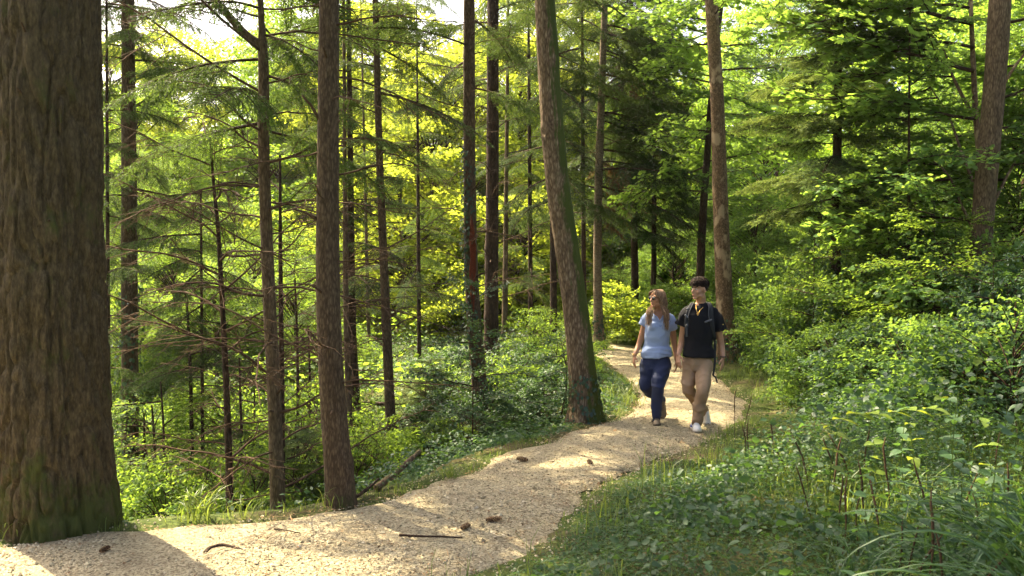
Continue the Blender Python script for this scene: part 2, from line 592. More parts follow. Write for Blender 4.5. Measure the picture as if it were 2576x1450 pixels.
# the gravel path: a sheet between its two edges, edges wandering a little
nS, nT = 700, 26
Ls, Rs = curve(EDGE_L, nS), curve(EDGE_R, nS)
t = np.linspace(0, 1, nT)
PX = Ls[:, None, 0] * (1 - t) + Rs[:, None, 0] * t
PY = Ls[:, None, 1] * (1 - t) + Rs[:, None, 1] * t
P3 = np.stack([PX, PY, PX * 0], -1)
wob = .16 * fbm(P3 * 1.6, 21) + .05 * fbm(P3 * 7, 5)
edge = (np.abs(t - .5) * 2) ** 4
dirv = norm(np.stack([Rs - Ls], 0)[0])
PX = PX + (wob * edge * np.sign(t - .5)) * dirv[:, None, 0]
PY = PY + (wob * edge * np.sign(t - .5)) * dirv[:, None, 1]


def path_z(x, y, tt):
    P = np.stack([x, y, np.zeros_like(x)], -1)
    return .006 + .012 * fbm(P * 1.1, 31) + .03 * (1 - (np.abs(tt - .5) * 2) ** 2) - .05 * (np.abs(tt - .5) * 2) ** 10 * 0.6


PZ = path_z(PX, PY, np.broadcast_to(t, PX.shape))
ii = (np.arange(nS - 1)[:, None] * nT + np.arange(nT - 1)[None]).ravel()
mb = MB().add(np.stack([PX, PY, PZ], -1).reshape(-1, 3), np.stack([ii, ii + nT, ii + nT + 1, ii + 1], 1))
m, nt, out = new_mat('gravel_bed')
v = coords(nt, (1, 1, 1))
vo = nd(nt, 'ShaderNodeTexVoronoi'); vo.inputs['Scale'].default_value = 70
vo2 = nd(nt, 'ShaderNodeTexVoronoi'); vo2.inputs['Scale'].default_value = 160
nt.links.new(v, vo.inputs['Vector']); nt.links.new(v, vo2.inputs['Vector'])
sp = nd(nt, 'ShaderNodeSeparateColor'); nt.links.new(vo.outputs['Color'], sp.inputs[0])
c1 = ramp(nt, sp.outputs[0], [(0, (.13, .106, .064)), (.2, (.26, .211, .125)), (.6, (.405, .345, .21)), (1, (.50, .435, .28))])
nz = nd(nt, 'ShaderNodeTexNoise'); nz.inputs['Scale'].default_value = 1.3; nz.inputs['Detail'].default_value = 9; nz.inputs['Roughness'].default_value = .75
nt.links.new(v, nz.inputs['Vector'])
mr = nd(nt, 'ShaderNodeMapRange'); mr.inputs['From Min'].default_value = .50; mr.inputs['From Max'].default_value = .74; mr.inputs['To Max'].default_value = .75
nt.links.new(nz.outputs['Fac'], mr.inputs[0])
mx = nd(nt, 'ShaderNodeMix', data_type='RGBA'); nt.links.new(mr.outputs[0], mx.inputs[0]); nt.links.new(c1, mx.inputs[6]); mx.inputs[7].default_value = (.21, .165, .102, 1)
p = nd(nt, 'ShaderNodeBsdfPrincipled'); p.inputs['Roughness'].default_value = .95; p.inputs['Specular IOR Level'].default_value = .15
bp = nd(nt, 'ShaderNodeBump'); bp.inputs['Strength'].default_value = 1.0; bp.inputs['Distance'].default_value = .012; bp.invert = True
ad = nd(nt, 'ShaderNodeMath', operation='ADD'); nt.links.new(vo.outputs['Distance'], ad.inputs[0]); nt.links.new(vo2.outputs['Distance'], ad.inputs[1])
nt.links.new(ad.outputs[0], bp.inputs['Height']); nt.links.new(bp.outputs[0], p.inputs['Normal'])
nt.links.new(mx.outputs[2], p.inputs['Base Color']); nt.links.new(p.outputs[0], out.inputs[0])
path = make('path', mb.mesh('path', m))
path['kind'] = 'structure'
path['label'] = 'pale gravel footpath curving away through the wood'

# loose stones on the path
rng = np.random.default_rng(11)
octv = np.array([[1, 0, 0], [-1, 0, 0], [0, 1, 0], [0, -1, 0], [0, 0, 1], [0, 0, -1]], float)
octf = np.array([[0, 2, 4], [2, 1, 4], [1, 3, 4], [3, 0, 4], [2, 0, 5], [1, 2, 5], [3, 1, 5], [0, 3, 5]])


def stones(n, smin, smax, xr, yr, keep, zfun, seed):
    g = np.random.default_rng(seed)
    X, Y = g.uniform(*xr, n), g.uniform(*yr, n)
    k = keep(X, Y, g)
    X, Y = X[k], Y[k]
    n = len(X)
    S = smin + (smax - smin) * g.random(n) ** 2.6
    sc = np.stack([S * g.uniform(.7, 1.3, n), S * g.uniform(.7, 1.3, n), S * g.uniform(.45, .85, n)], 1)
    th = g.uniform(0, 6.28, n)
    V = octv[None] * sc[:, None] * g.uniform(.75, 1.2, (n, 6, 1)) + g.normal(0, .12, (n, 6, 3)) * S[:, None, None]
    c, s = np.cos(th)[:, None], np.sin(th)[:, None]
    V = np.stack([V[..., 0] * c - V[..., 1] * s, V[..., 0] * s + V[..., 1] * c, V[..., 2]], -1)
    V += np.stack([X, Y, zfun(X, Y) + S * .30], 1)[:, None]
    return V.reshape(-1, 3), (np.arange(n)[:, None, None] * 6 + octf[None]).reshape(-1, 3)


def keep_path(X, Y, g):
    dl, dr, ins = path_info(X, Y)
    P = np.stack([X, Y, X * 0], 1)
    dens = .55 + .5 * fbm(P * 1.2, 41) + .45 * np.exp(-dr / .5)
    lim = np.where(ins, 1.0, np.exp(-np.minimum(dl, dr) / .17) * .75)
    return (g.random(len(X)) < dens * lim) & (g.random(len(X)) < np.minimum(1, (8.0 / np.maximum(Y, 1)) ** 1.6))


def z_path(X, Y):
    info = path_info(X, Y)
    gzv = ground_z(X, Y, info)
    tt = info[0] / (info[0] + info[1])
    return np.where(info[2], path_z(X, Y, tt), gzv)


mb = MB()
mb.add(*stones(90000, .005, .013, (-4.2, 3.6), (4.8, 14), keep_path, z_path, 1))
mb.add(*stones(4500, .010, .024, (-4.2, 3.2), (4.8, 12), keep_path, z_path, 2))
gravel = make('loose_gravel', mb.mesh('loose_gravel', M['pebble'], False))
tag(gravel, 'loose cream and grey gravel stones strewn over the path', 'gravel', kind='stuff')

# ================================================================ tree building blocks


def trunk_mesh(name, P, r, sides, ring, mat, amp=.06, freq=6.0, zf=1.5, seed=0, flare=0.0, knots=0, plates=False):
    """a bark-covered stem through points P with radii r; local to P[0]"""
    P = np.asarray(P, float)
    L = np.linalg.norm(np.diff(P, axis=0), axis=1).sum()
    n = max(6, int(L / ring))
    S = curve(np.column_stack([P, r]), n)
    idx = np.array([i for i in range(n) if S[i, 2] < 6.5 or i % 8 == 0 or i == n - 1])
    S = S[idx]
    n = len(S)
    pts, rr = S[:, :3], S[:, 3]
    T = norm(np.gradient(pts, axis=0))
    A = norm(np.cross(T, [0, 1.0, 0]))
    B = np.cross(T, A)
    th = np.linspace(0, 2 * math.pi, sides, endpoint=False)
    cz = np.concatenate([[0], np.cumsum(np.linalg.norm(np.diff(pts, axis=0), axis=1))])
    q = np.stack([np.cos(th)[None] * freq + 0 * cz[:, None], np.sin(th)[None] * freq + 0 * cz[:, None], cz[:, None] * zf * freq + 0 * th[None]], -1)
    warp = .5 * vnoise(q * .5, seed + 7)
    q2 = q + warp[..., None]
    ridge = 1 - np.abs(vnoise(q2, seed)) * 1.6
    f = amp * (ridge - .4) + amp * .5 * vnoise(q2 * 2.3, seed + 3) + amp * .4 * vnoise(q * .18, seed + 5)
    if plates:
        cr = np.exp(-(vnoise(q2, seed) / .17) ** 2) + .55 * np.exp(-(vnoise(q2 * np.array([1.7, 1.7, 2.6]) + 9, seed + 11) / .14) ** 2)
        f = -amp * cr + amp * .45 * vnoise(q2 * 3.1, seed + 3) + amp * .5 * vnoise(q * .3, seed + 5)
    if flare:
        k = np.exp(-cz / .35)[:, None]
        f = f + flare * k * (.55 + .6 * np.maximum(0, np.cos(th[None] * 5 + seed + 1.2 * np.sin(th[None] * 2))))
    g = np.random.default_rng(seed)
    for _ in range(knots):
        kz, kt = g.uniform(0, cz[-1]), g.uniform(0, 6.28)
        dth = np.abs((th[None] - kt + math.pi) % (2 * math.pi) - math.pi) * rr.mean()
        dd = np.hypot(dth, cz[:, None] - kz) / (.09 * (rr.mean() / .1) ** .6)
        f = f + .16 * np.exp(-dd ** 2) - .22 * np.exp(-(dd * 2.6) ** 2)
    rad = rr[:, None] * (1 + f)
    V = pts[:, None] + A[:, None] * (np.cos(th)[None, :, None] * rad[..., None]) + B[:, None] * (np.sin(th)[None, :, None] * rad[..., None])
    i = np.arange(n - 1)[:, None] * sides
    j = np.arange(sides)[None]
    k = (j + 1) % sides
    F = np.stack([i + j, i + sides + j, i + sides + k, i + k], -1).reshape(-1, 4)
    return MB().add(V.reshape(-1, 3), F).mesh(name, mat)


def twig_line(p0, d0, L, n, droop, wob, g):
    """a wandering line of n points starting at p0 along d0"""
    P = [np.array(p0, float)]
    d = norm(np.array(d0, float))
    for _ in range(n - 1):
        d = norm(d + g.normal(0, wob, 3) + np.array([0, 0, -droop]))
        P.append(P[-1] + d * L / (n - 1))
    return np.array(P)


def bough_leafy(name, seed, L, tmpl, size, mats, nsub=12, leaves_per=14, flat=.25, droop=.03, spread=.55, up=.12):
    """a leafy branch along +X: stem, side twigs in a flattish fan, leaves set alternately on them"""
    g = np.random.default_rng(seed)
    mb = MB()
    main = twig_line((0, 0, 0), (1, 0, up), L, 10, droop, .07, g)
    mb.tube(main, np.linspace(.012, .003, 10) * (L / 1.5 + .3), 4, 0, False)
    Cn, A, N = [], [], []
    for k in range(nsub):
        f = .12 + .86 * (k + g.random() * .6) / nsub
        i = min(8, int(f * 9))
        p = main[i] + (main[i + 1] - main[i]) * (f * 9 - i)
        sd = 1 if k % 2 else -1
        d = np.array([.55 + .5 * f, sd * (1.05 - .6 * f), g.normal(.05, flat)])
        l = L * spread * (1.1 - .75 * f) * g.uniform(.7, 1.15)
        tw = twig_line(p, d, l, 6, droop * 1.2, .12, g)
        mb.tube(tw, np.linspace(.004, .0015, 6) * (L / 1.5 + .3), 3, 0, False)
        nl = max(4, int(leaves_per * (l / (L * spread)) * 1.2))
        for q in range(nl):
            s = (q + .5 * g.random()) / nl * 5
            a = min(4, int(s))
            c = tw[a] + (tw[a + 1] - tw[a]) * (s - a)
            dirn = norm(tw[a + 1] - tw[a])
            side = norm(np.cross(dirn, [0, 0, 1])) * (1 if q % 2 else -1)
            ax = dirn * g.uniform(.2, .9) + side * g.uniform(.5, 1.1) + np.array([0, 0, g.normal(-.12, .22)])
            Cn.append(c + norm(ax) * size * g.uniform(0, .35) + g.normal(0, size * .18, 3))
            A.append(ax)
            N.append(np.array([g.normal(0, .38), g.normal(0, .38), 1.0]))
    S = size * np.random.default_rng(seed + 1).uniform(.6, 1.2, len(Cn))
    V, F = leaves_geo(*tmpl, np.array(Cn), np.array(A), np.array(N), S)
    mb.add(V, F, 1)
    return mb.mesh(name, mats)


def bough_conifer(name, seed, L, mats, hang=.5, step=.062, needle=.034, sub=.62, bare=.12, tips=None, nstep=.0125, droop=.05):
    """a conifer branch along +X: stem, two rows of side shoots, shorter shoots on those, needles as thin blades"""
    g = np.random.default_rng(seed)
    mb = MB()
    n = 14
    main = twig_line((0, 0, 0), (1, 0, .16), L, n, droop, .03, g)
    mb.tube(main, np.linspace(.016, .003, n) * (L / 1.6), 4, 0, False)
    lines = []
    for k in range(int(L / step)):
        f = bare + (1 - bare) * (k + .4 * g.random()) / int(L / step)
        i = min(n - 2, int(f * (n - 1)))
        p = main[i] + (main[i + 1] - main[i]) * (f * (n - 1) - i)
        for sd in (-1, 1):
            if g.random() < .10:
                continue
            l = L * .42 * sub / .62 * (1.04 - f) ** .8 * g.uniform(.65, 1.1)
            d = np.array([.75, sd * 1.0, g.normal(-.06, .1)])
            tw = twig_line(p, d, l, 6, .05 + hang * .08, .05, g)
            mb.tube(tw, np.linspace(.004, .0015, 6), 3, 0, False)
            lines.append((tw, l))
            for q in range(int(l / .045)):
                s = (q + .6) / (l / .045) * 5
                a = min(4, int(s))
                c = tw[a] + (tw[a + 1] - tw[a]) * (s - a)
                dr = norm(tw[a + 1] - tw[a])
                sdv = norm(np.cross(dr, [0, 0, 1])) * (1 if q % 2 else -1)
                ll = (.05 + .22 * l * (1 - s / 6)) * g.uniform(.6, 1.2)
                lines.append((twig_line(c, dr * .7 + sdv * .7 + np.array([0, 0, -hang * g.uniform(.2, 1.6)]), ll, 4, hang * .12, .05, g), ll))
    lines.append((main[3:], L * .75))
    Cn, A, N, S, tipf = [], [], [], [], []
    for P, l in lines:
        k = max(3, int(l / nstep))
        s = (np.arange(k) + g.random(k) * .6) / k * (len(P) - 1)
        a = np.minimum(len(P) - 2, s.astype(int))
        c = P[a] + (P[a + 1] - P[a]) * (s - a)[:, None]
        dr = norm(P[a + 1] - P[a])
        sdv = norm(np.cross(dr, np.array([0, 0, 1.0]) + g.normal(0, .05, 3)))
        sgn = np.where(np.arange(k) % 2 == 0, 1, -1)[:, None]
        ax = dr * .75 + sdv * sgn * .8 + np.stack([0 * s, 0 * s, g.normal(.12, .35, k)], 1)
        Cn.append(c); A.append(ax); N.append(np.tile([0, 0, 1.0], (k, 1)) + g.normal(0, .4, (k, 3)))
        S.append(needle * g.uniform(.75, 1.25, k)); tipf.append(s / (len(P) - 1))
    Cn, A, N, S, tipf = map(np.concatenate, (Cn, A, N, S, tipf))
    T = np.array([[-.13, 0, 0], [.13, 0, 0], [.06, 1, 0], [-.06, 1, 0]])
    F = np.array([[0, 1, 2, 3]])
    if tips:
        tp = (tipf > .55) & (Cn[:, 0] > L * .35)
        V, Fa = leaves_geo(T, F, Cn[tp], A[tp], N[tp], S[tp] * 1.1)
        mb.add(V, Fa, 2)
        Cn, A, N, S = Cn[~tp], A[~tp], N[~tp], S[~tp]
    V, Fa = leaves_geo(T, F, Cn, A, N, S)
    mb.add(V, Fa, 1)
    return mb.mesh(name, mats)


def bough_dead(name, seed, L, mat, nsub=9, thick=.011):
    """a bare dead branch with fine crooked side twigs"""
    g = np.random.default_rng(seed)
    mb = MB()
    main = twig_line((0, 0, 0), (1, 0, g.uniform(-.1, .4)), L, 14, g.uniform(.0, .075), .10, g)
    mb.tube(main, np.linspace(thick, .0022, 14), 5, 0, False)
    for k in range(nsub):
        f = .15 + .8 * (k + g.random()) / nsub
        i = min(12, int(f * 13))
        sd = 1 if k % 2 else -1
        d = np.array([.8, sd * g.uniform(.4, 1.0), g.normal(-.05, .35)])
        l = L * .5 * (1.1 - f) * g.uniform(.5, 1.2)
        tw = twig_line(main[i], d, l, 7, .03, .1, g)
        mb.tube(tw, np.linspace(.0045, .0015, 7), 3, 0, False)
        for q in range(3):
            t2 = twig_line(tw[1 + q + (q > 1)], d + g.normal(0, .7, 3), l * .4 * g.uniform(.5, 1.2), 4, .03, .1, g)
            mb.tube(t2, np.linspace(.0025, .0012, 4), 3, 0, False)
    return mb.mesh(name, mat)


DEAD = [bough_dead('dead_branch', 100 + k, 1.0 + .22 * k, M['twig'], 8 + k) for k in range(5)]
SPRUCE = [bough_conifer('spruce_branch', 200 + k, 1.3 + .2 * k, [M['twig_dark'], M['needle']], hang=1.1) for k in range(3)]
SPRUCE_D = [bough_conifer('spruce_branch_dark', 230 + k, 1.3 + .25 * k, [M['twig_dark'], M['needle_dark']], hang=.5) for k in range(3)]
FIR = [bough_conifer('fir_branch', 260 + k, 1.2 + .2 * k, [M['twig_dark'], M['needle_dark'], M['needle_sunlit']], hang=.15, tips=True, needle=.034, nstep=.0095, sub=.82, droop=.03) for k in range(3)]
BROWN = [bough_conifer('brown_branch', 290, 1.1, [M['twig'], M['needle_dead']], hang=.8, nstep=.014)]
MAPLES = [bough_leafy('maple_branch', 300 + k, 1.5 + .2 * k, MAPLE, .086, [M['twig_dark'], M['leaf_maple']], 20, 24) for k in range(4)]
BEECH = [bough_leafy('beech_branch', 330 + k, 1.4 + .25 * k, LEAF2, .075, [M['twig_dark'], M['leaf_mid']], 20, 30) for k in range(4)]
BRIGHT = [bough_leafy('bright_branch', 350 + k, 1.5 + .25 * k, LEAF2, .085, [M['twig_dark'], M['leaf_far']], 16, 24) for k in range(3)]
SHADE = [bough_leafy('shade_branch', 370 + k, .9 + .15 * k, LEAF6, .062, [M['twig_dark'], M['leaf_shade']], 15, 18) for k in range(3)]
YELLOW = [bough_leafy('yellow_branch', 390 + k, .9 + .1 * k, MAPLE, .075, [M['twig'], M['leaf_yellow']], 14, 16) for k in range(2)]


def crown_mesh(name, seed, rx, rz, nb, lpb, size, mats, tmpl=LEAF2, hole=.25, low=-1.0):
    """a broadleaf crown: limbs running out from the axis, each ending in flat sprays of leaves"""
    g = np.random.default_rng(seed)
    mb = MB()
    Cn, A, N = [], [], []
    for b in range(nb):
        while True:
            q = g.uniform(-1, 1, 3)
            rr = np.linalg.norm(q)
            if .45 < rr < 1 and q[2] > low:
                break
        lump = 1 + .28 * vnoise(q[None] * 2.2, seed)[0]
        tip = q / rr * (rr ** .45) * np.array([rx, rx, rz]) * lump
        st = np.array([0, 0, tip[2] - abs(tip[2]) * .2 - np.hypot(tip[0], tip[1]) * .45])
        ln = curve(np.array([st, st * .4 + tip * .6 + np.array([0, 0, .12 * rx]), tip]), 7)
        mb.tube(ln, np.linspace(.022, .005, 7) * rx / 2, 3, 0, False)
        rs = rx * g.uniform(.16, .34)
        tilt = g.normal(0, .28, 2)
        out = norm(np.array([tip[0], tip[1], 0]) + 1e-3)
        m_ = int(lpb * (rs / (rx * .25)) ** 2)
        rad, an = rs * np.sqrt(g.random(m_)), g.uniform(0, 6.28, m_)
        x, y = rad * np.cos(an), rad * np.sin(an)
        keep = vnoise(np.stack([x / rs * 2.3, y / rs * 2.3, np.full(m_, b * 3.7)], 1), seed + 2) > -hole * 2 + .0
        x, y = x[keep], y[keep]
        z = x * tilt[0] + y * tilt[1] - .25 * (x ** 2 + y ** 2) / rs + g.normal(0, rs * .13, len(x))
        c = tip + np.stack([x, y, z], 1)
        Cn.append(c)
        A.append(np.stack([x, y, g.normal(-.2, .35, len(x)) * rs], 1) + g.normal(0, .5 * rs, (len(x), 3)) * np.array([1, 1, .3]))
        N.append(np.tile([0, 0, 1.0], (len(x), 1)) + g.normal(0, .42, (len(x), 3)))
    Cn, A, N = map(np.concatenate, (Cn, A, N))
    V, F = leaves_geo(*tmpl, Cn, A, N, size * g.uniform(.6, 1.25, len(Cn)))
    mb.add(V, F, 1)
    return mb.mesh(name, mats)


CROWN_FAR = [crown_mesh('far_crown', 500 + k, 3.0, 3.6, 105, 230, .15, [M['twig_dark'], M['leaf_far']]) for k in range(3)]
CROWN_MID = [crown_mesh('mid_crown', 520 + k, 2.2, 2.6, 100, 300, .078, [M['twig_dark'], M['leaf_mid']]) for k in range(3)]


def recolour(me, mat):
    c = me.copy()
    c.materials[1] = mat
    return c


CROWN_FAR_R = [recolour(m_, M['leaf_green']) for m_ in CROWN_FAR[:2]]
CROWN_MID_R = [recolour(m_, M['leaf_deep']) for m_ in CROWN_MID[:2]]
CROWN_TOP = [crown_mesh('top_crown', 540 + k, 2.6, 3.0, 46, 190, .12, [M['twig_dark'], M['leaf_mid']]) for k in range(2)]
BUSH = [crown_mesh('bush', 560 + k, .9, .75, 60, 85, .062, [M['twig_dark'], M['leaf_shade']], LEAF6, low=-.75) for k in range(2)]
BUSH_L = [crown_mesh('bush_light', 580 + k, 1.1, 1.0, 70, 95, .066, [M['twig_dark'], M['leaf_mid']], LEAF2, low=-.8) for k in range(3)]


def conifer_top(name, seed, H, rmax, mats, nwh=16, per=5):
    """the living upper part of a tall spruce, branch by branch, coarse needles sprays"""
    g = np.random.default_rng(seed)
    mb = MB()
    Cn, A, N, S = [], [], [], []
    for w in range(nwh):
        f = (w + g.random() * .5) / nwh
        z = H * f
        for b in range(per):
            an = g.uniform(0, 6.28)
            l = rmax * (1 - f) ** .75 * g.uniform(.6, 1.1) + .2
            d = np.array([math.cos(an), math.sin(an), .12])
            ln = twig_line((0, 0, z), d, l, 8, .06, .04, g)
            mb.tube(ln, np.linspace(.018, .004, 8), 3, 0, False)
            k = int(l * 130)
            s = g.uniform(.8, 7, k)
            a = np.minimum(6, s.astype(int))
            c = ln[a] + (ln[a + 1] - ln[a]) * (s - a)[:, None]
            sd = np.cross(d, [0, 0, 1.0])
            wd = (.10 + .32 * (1 - s / 7) * l / 2) * g.uniform(-1, 1, k)
            c = c + sd[None] * wd[:, None] + np.stack([0 * s, 0 * s, -np.abs(wd) * .5 - g.random(k) * .12], 1)
            Cn.append(c)
            A.append(d[None] * .7 + sd[None] * np.sign(wd)[:, None] * .7 + g.normal(0, .3, (k, 3)))
            N.append(np.tile([0, 0, 1.0], (k, 1)) + g.normal(0, .4, (k, 3)))
            S.append(g.uniform(.08, .17, k))
    Cn, A, N, S = map(np.concatenate, (Cn, A, N, S))
    T = np.array([[0, 0, 0], [-.16, .4, 0], [0, 1, 0], [.16, .4, 0]])
    V, F = leaves_geo(T, LEAF2[1], Cn, A, N, S)
    mb.add(V, F, 1)
    return mb.mesh(name, mats)


BUSH_R = [recolour(m_, M['leaf_deep']) for m_ in BUSH_L[:2]]
TOPS = [conifer_top('spruce_top', 600 + k, 9.0, 2.0, [M['twig_dark'], M['needle']]) for k in range(2)]

# ================================================================ the trees


def add_bough(tree, me, p, az, pitch, scale, name='branch', roll=0.0):
    return make(name, me, tree, Vector(p) - tree.location, (roll, -pitch, az), scale)


def stem_tree(name, label, cat, pts, d, bark, H, sides=18, ring=.10, amp=.05, freq=4.0, zf=.8, seed=1, flare=.35, knots=0, plates=False, group=None, base='auto', lean_top=None, rtop=.35):
    """a tree whose stem passes through the given sight points (x, y, width) at depth d and grows on to height H"""
    if base == 'seen':
        d = float(on_ground(pts[-1][0], pts[-1][1])[1])
    W = [(at(x, y, d), w / FPX * d / 2) for x, y, w in pts][::-1]       # base first
    b0 = W[0][0]
    z0 = gz(b0[0], b0[1])
    if base != 'seen' and b0[2] > z0 + .05:                             # carry it down to the ground
        dirn = (W[0][0] - W[1][0]) / max(1e-6, (W[1][0] - W[0][0])[2])
        b0 = W[0][0] + dirn * (W[0][0][2] - z0)
        W.insert(0, (np.array([b0[0], b0[1], z0]), W[0][1] * 1.12))
    W[0] = (np.array([W[0][0][0], W[0][0][1], min(W[0][0][2], z0) - .06]), W[0][1])
    top, rt = W[-1]
    if H > top[2] + .3:
        dirn = norm(W[-1][0] - W[-2][0])
        if lean_top is not None:
            dirn = norm(np.array(lean_top, float))
        q = top + dirn * (H - top[2]) / max(.3, dirn[2])
        W.append((top * .5 + q * .5, rt * (.5 + rtop * .5)))
        W.append((q, rt * rtop * .5))
    P = np.array([w[0] for w in W])
    r = np.array([w[1] for w in W])
    t = thing(name, label, cat, P[0], group)
    make('trunk', trunk_mesh(name + '_trunk', P - P[0], r, sides, ring, bark, amp, freq, zf, seed, flare, knots, plates), t)
    dense = curve(np.column_stack([P, r]), 160)
    return t, dense


def stem_at(dense, z):
    i = int(np.argmin(np.abs(dense[:, 2] - z)))
    return dense[i, :3], dense[i, 3]


def whorls(tree, dense, meshes, z0, z1, n, smin, smax, pitch, name='branch', seed=0, az=None, azs=None):
    g = np.random.default_rng(seed)
    for k in range(n):
        z = z0 + (z1 - z0) * (k + g.random() * .8) / n
        p, r = stem_at(dense, z)
        a = (k * 2.399 + g.normal(0, .4)) if az is None else g.normal(az, azs)
        add_bough(tree, meshes[int(g.integers(len(meshes)))], p + np.array([math.cos(a), math.sin(a), 0]) * r * .7, a, g.normal(pitch, .16), g.uniform(smin, smax), name, g.normal(0, .25))


def crown_on(tree, dense, me, z, s, seed):  # crowns unseen above the view, placed and scaled to shape the dappled shade
    p, r = stem_at(dense, z)
    g = np.random.default_rng(seed)
    return make('crown', me, tree, Vector((p[0], p[1], z)) - tree.location, (0, 0, g.uniform(0, 6.28)), s)


SP = 'spruce tree'
# the great spruce at the left edge
t1, s1 = stem_tree('great_spruce', 'huge spruce trunk with furrowed bark at the left edge of the path', SP,
                   [(121, 0, 238), (124, 400, 243), (126, 725, 250), (133, 1000, 262), (140, 1180, 270), (146, 1300, 278), (148, 1345, 284)], 6.5, M['bark_big'], 17, sides=250, ring=.022, amp=.10, freq=5.6, zf=.45, seed=4, flare=.12, knots=9, plates=True)
crown_on(t1, s1, TOPS[0], 8.0, 1.0, 1)
# slim spruce with ivy, behind it
t2, s2 = stem_tree('ivy_spruce', 'slim spruce with ivy and drooping boughs just right of the huge trunk', SP,
                   [(322, 0, 30), (325, 600, 38), (327, 1000, 40), (328, 1310, 41)], 13.0, M['bark_brown'], 15, seed=5)
whorls(t2, s2, SPRUCE, 2.6, 7.2, 30, .7, 1.25, -.15, 'living_branch', 5)
crown_on(t2, s2, TOPS[1], 7.5, .8, 2)
# crooked young spruce with dead whorls
t3, s3 = stem_tree('crooked_spruce', 'crooked slender spruce bristling with bare branches, left of the thick brown trunk', SP,
                   [(655, 0, 15), (660, 95, 22), (663, 200, 27), (664, 400, 28), (676, 725, 31), (690, 1000, 34), (700, 1308, 38)], 8.4, M['bark_grey'], 11, seed=6, knots=10)
whorls(t3, s3, DEAD, -.3, 4.6, 32, .8, 1.5, .05, 'dead_branch', 6)
whorls(t3, s3, SPRUCE, 3.2, 7.5, 24, .8, 1.35, -.12, 'living_branch', 7)
p, r = stem_at(s3, at(655, 110, 8.4)[2])
ln = curve(np.array([at(655, 112, 8.4), at(620, 90, 8.4), at(575, 40, 8.3), at(530, -10, 8.2), at(470, -60, 8.1)]) - np.array(t3.location), 14)
make('limb', MB().tube(ln, np.linspace(.045, .028, 14), 8).mesh('crooked_limb', M['bark_grey']), t3)
crown_on(t3, s3, TOPS[0], 6.0, .8, 3)
t3b, s3b = stem_tree('thin_spruce', 'pole thin dead spruce close behind the crooked spruce', SP,
                     [(704, 390, 6), (706, 700, 11), (709, 1000, 14), (711, 1300, 15)], 9.6, M['bark_dark'], 3.3, sides=10, seed=8, flare=.1)
whorls(t3b, s3b, DEAD, -.4, 3.1, 16, .6, 1.2, .05, 'dead_branch', 9)
# thick brown trunk
t4, s4 = stem_tree('brown_spruce', 'thick straight brown spruce trunk on the path edge, left of centre', SP,
                   [(828, 0, 50), (825, 400, 54), (825, 725, 60), (837, 1000, 64), (853, 1200, 70), (858, 1280, 78)], 7.2, M['bark_brown'], 16, sides=72, ring=.03, amp=.04, freq=5, zf=1.6, seed=9, plates=True, knots=16, base='seen', flare=.18)
whorls(t4, s4, DEAD, .8, 4.8, 17, .55, 1.0, .1, 'dead_branch', 10)
crown_on(t4, s4, TOPS[1], 7.5, .85, 4)
# thin pole with bare branches
t5, s5 = stem_tree('bare_pole_spruce', 'thin leafless spruce pole with long bare branches, left of the crooked spruce', SP,
                   [(528, 345, 5), (538, 470, 8), (550, 600, 11), (566, 900, 15), (574, 1100, 18), (580, 1318, 20)], 8.8, M['bark_dark'], 3.5, sides=10, seed=10, flare=.1)
whorls(t5, s5, DEAD, -.5, 3.3, 28, .6, 1.35, .08, 'dead_branch', 11)
# slender spruce on the slope
t6, s6 = stem_tree('slope_spruce', 'slender dark spruce standing on the ivy slope right of the thick brown trunk', SP,
                   [(944, 0, 15), (955, 400, 18), (968, 725, 22), (980, 1000, 25), (988, 1120, 27), (992, 1178, 31)], 10, M['bark_brown'], 13, sides=16, seed=11, base='seen', knots=8)
d6 = s6[0, 1]
whorls(t6, s6, DEAD, .6, 3.6, 26, .6, 1.15, .05, 'dead_branch', 12)
whorls(t6, s6, SPRUCE_D, 3.0, 6.2, 15, .7, 1.15, -.05, 'living_branch', 13)
crown_on(t6, s6, TOPS[0], 7.4, .5, 5)
t7, s7 = stem_tree('pale_pole', 'thin pale trunk peeping out behind the thick brown spruce', 'tree',
                   [(866, 200, 9), (870, 725, 14), (877, 1000, 16), (884, 1180, 18)], 11.5, M['bark_grey'], 9, sides=10, seed=12)
whorls(t7, s7, DEAD, .3, 4, 12, .5, .9, .1, 'dead_branch', 14)
t7b, s7b = stem_tree('shaded_spruce', 'dark spruce trunk half hidden between the brown spruce and the slope spruce', SP,
                     [(880, 300, 14), (886, 800, 20), (894, 1000, 24), (905, 1200, 30)], 13, M['bark_dark'], 10, sides=12, seed=13)
whorls(t7b, s7b, SPRUCE_D, 1.2, 6.5, 26, .5, 1.1, -.1, 'living_branch', 15)
t8, s8 = stem_tree('sunlit_pole', 'thin sunlit tree pole far behind, between brown and slope spruces', 'tree',
                   [(919, 480, 7), (928, 850, 10), (940, 1090, 12)], 19, M['bark_grey'], 9, sides=10, seed=14)
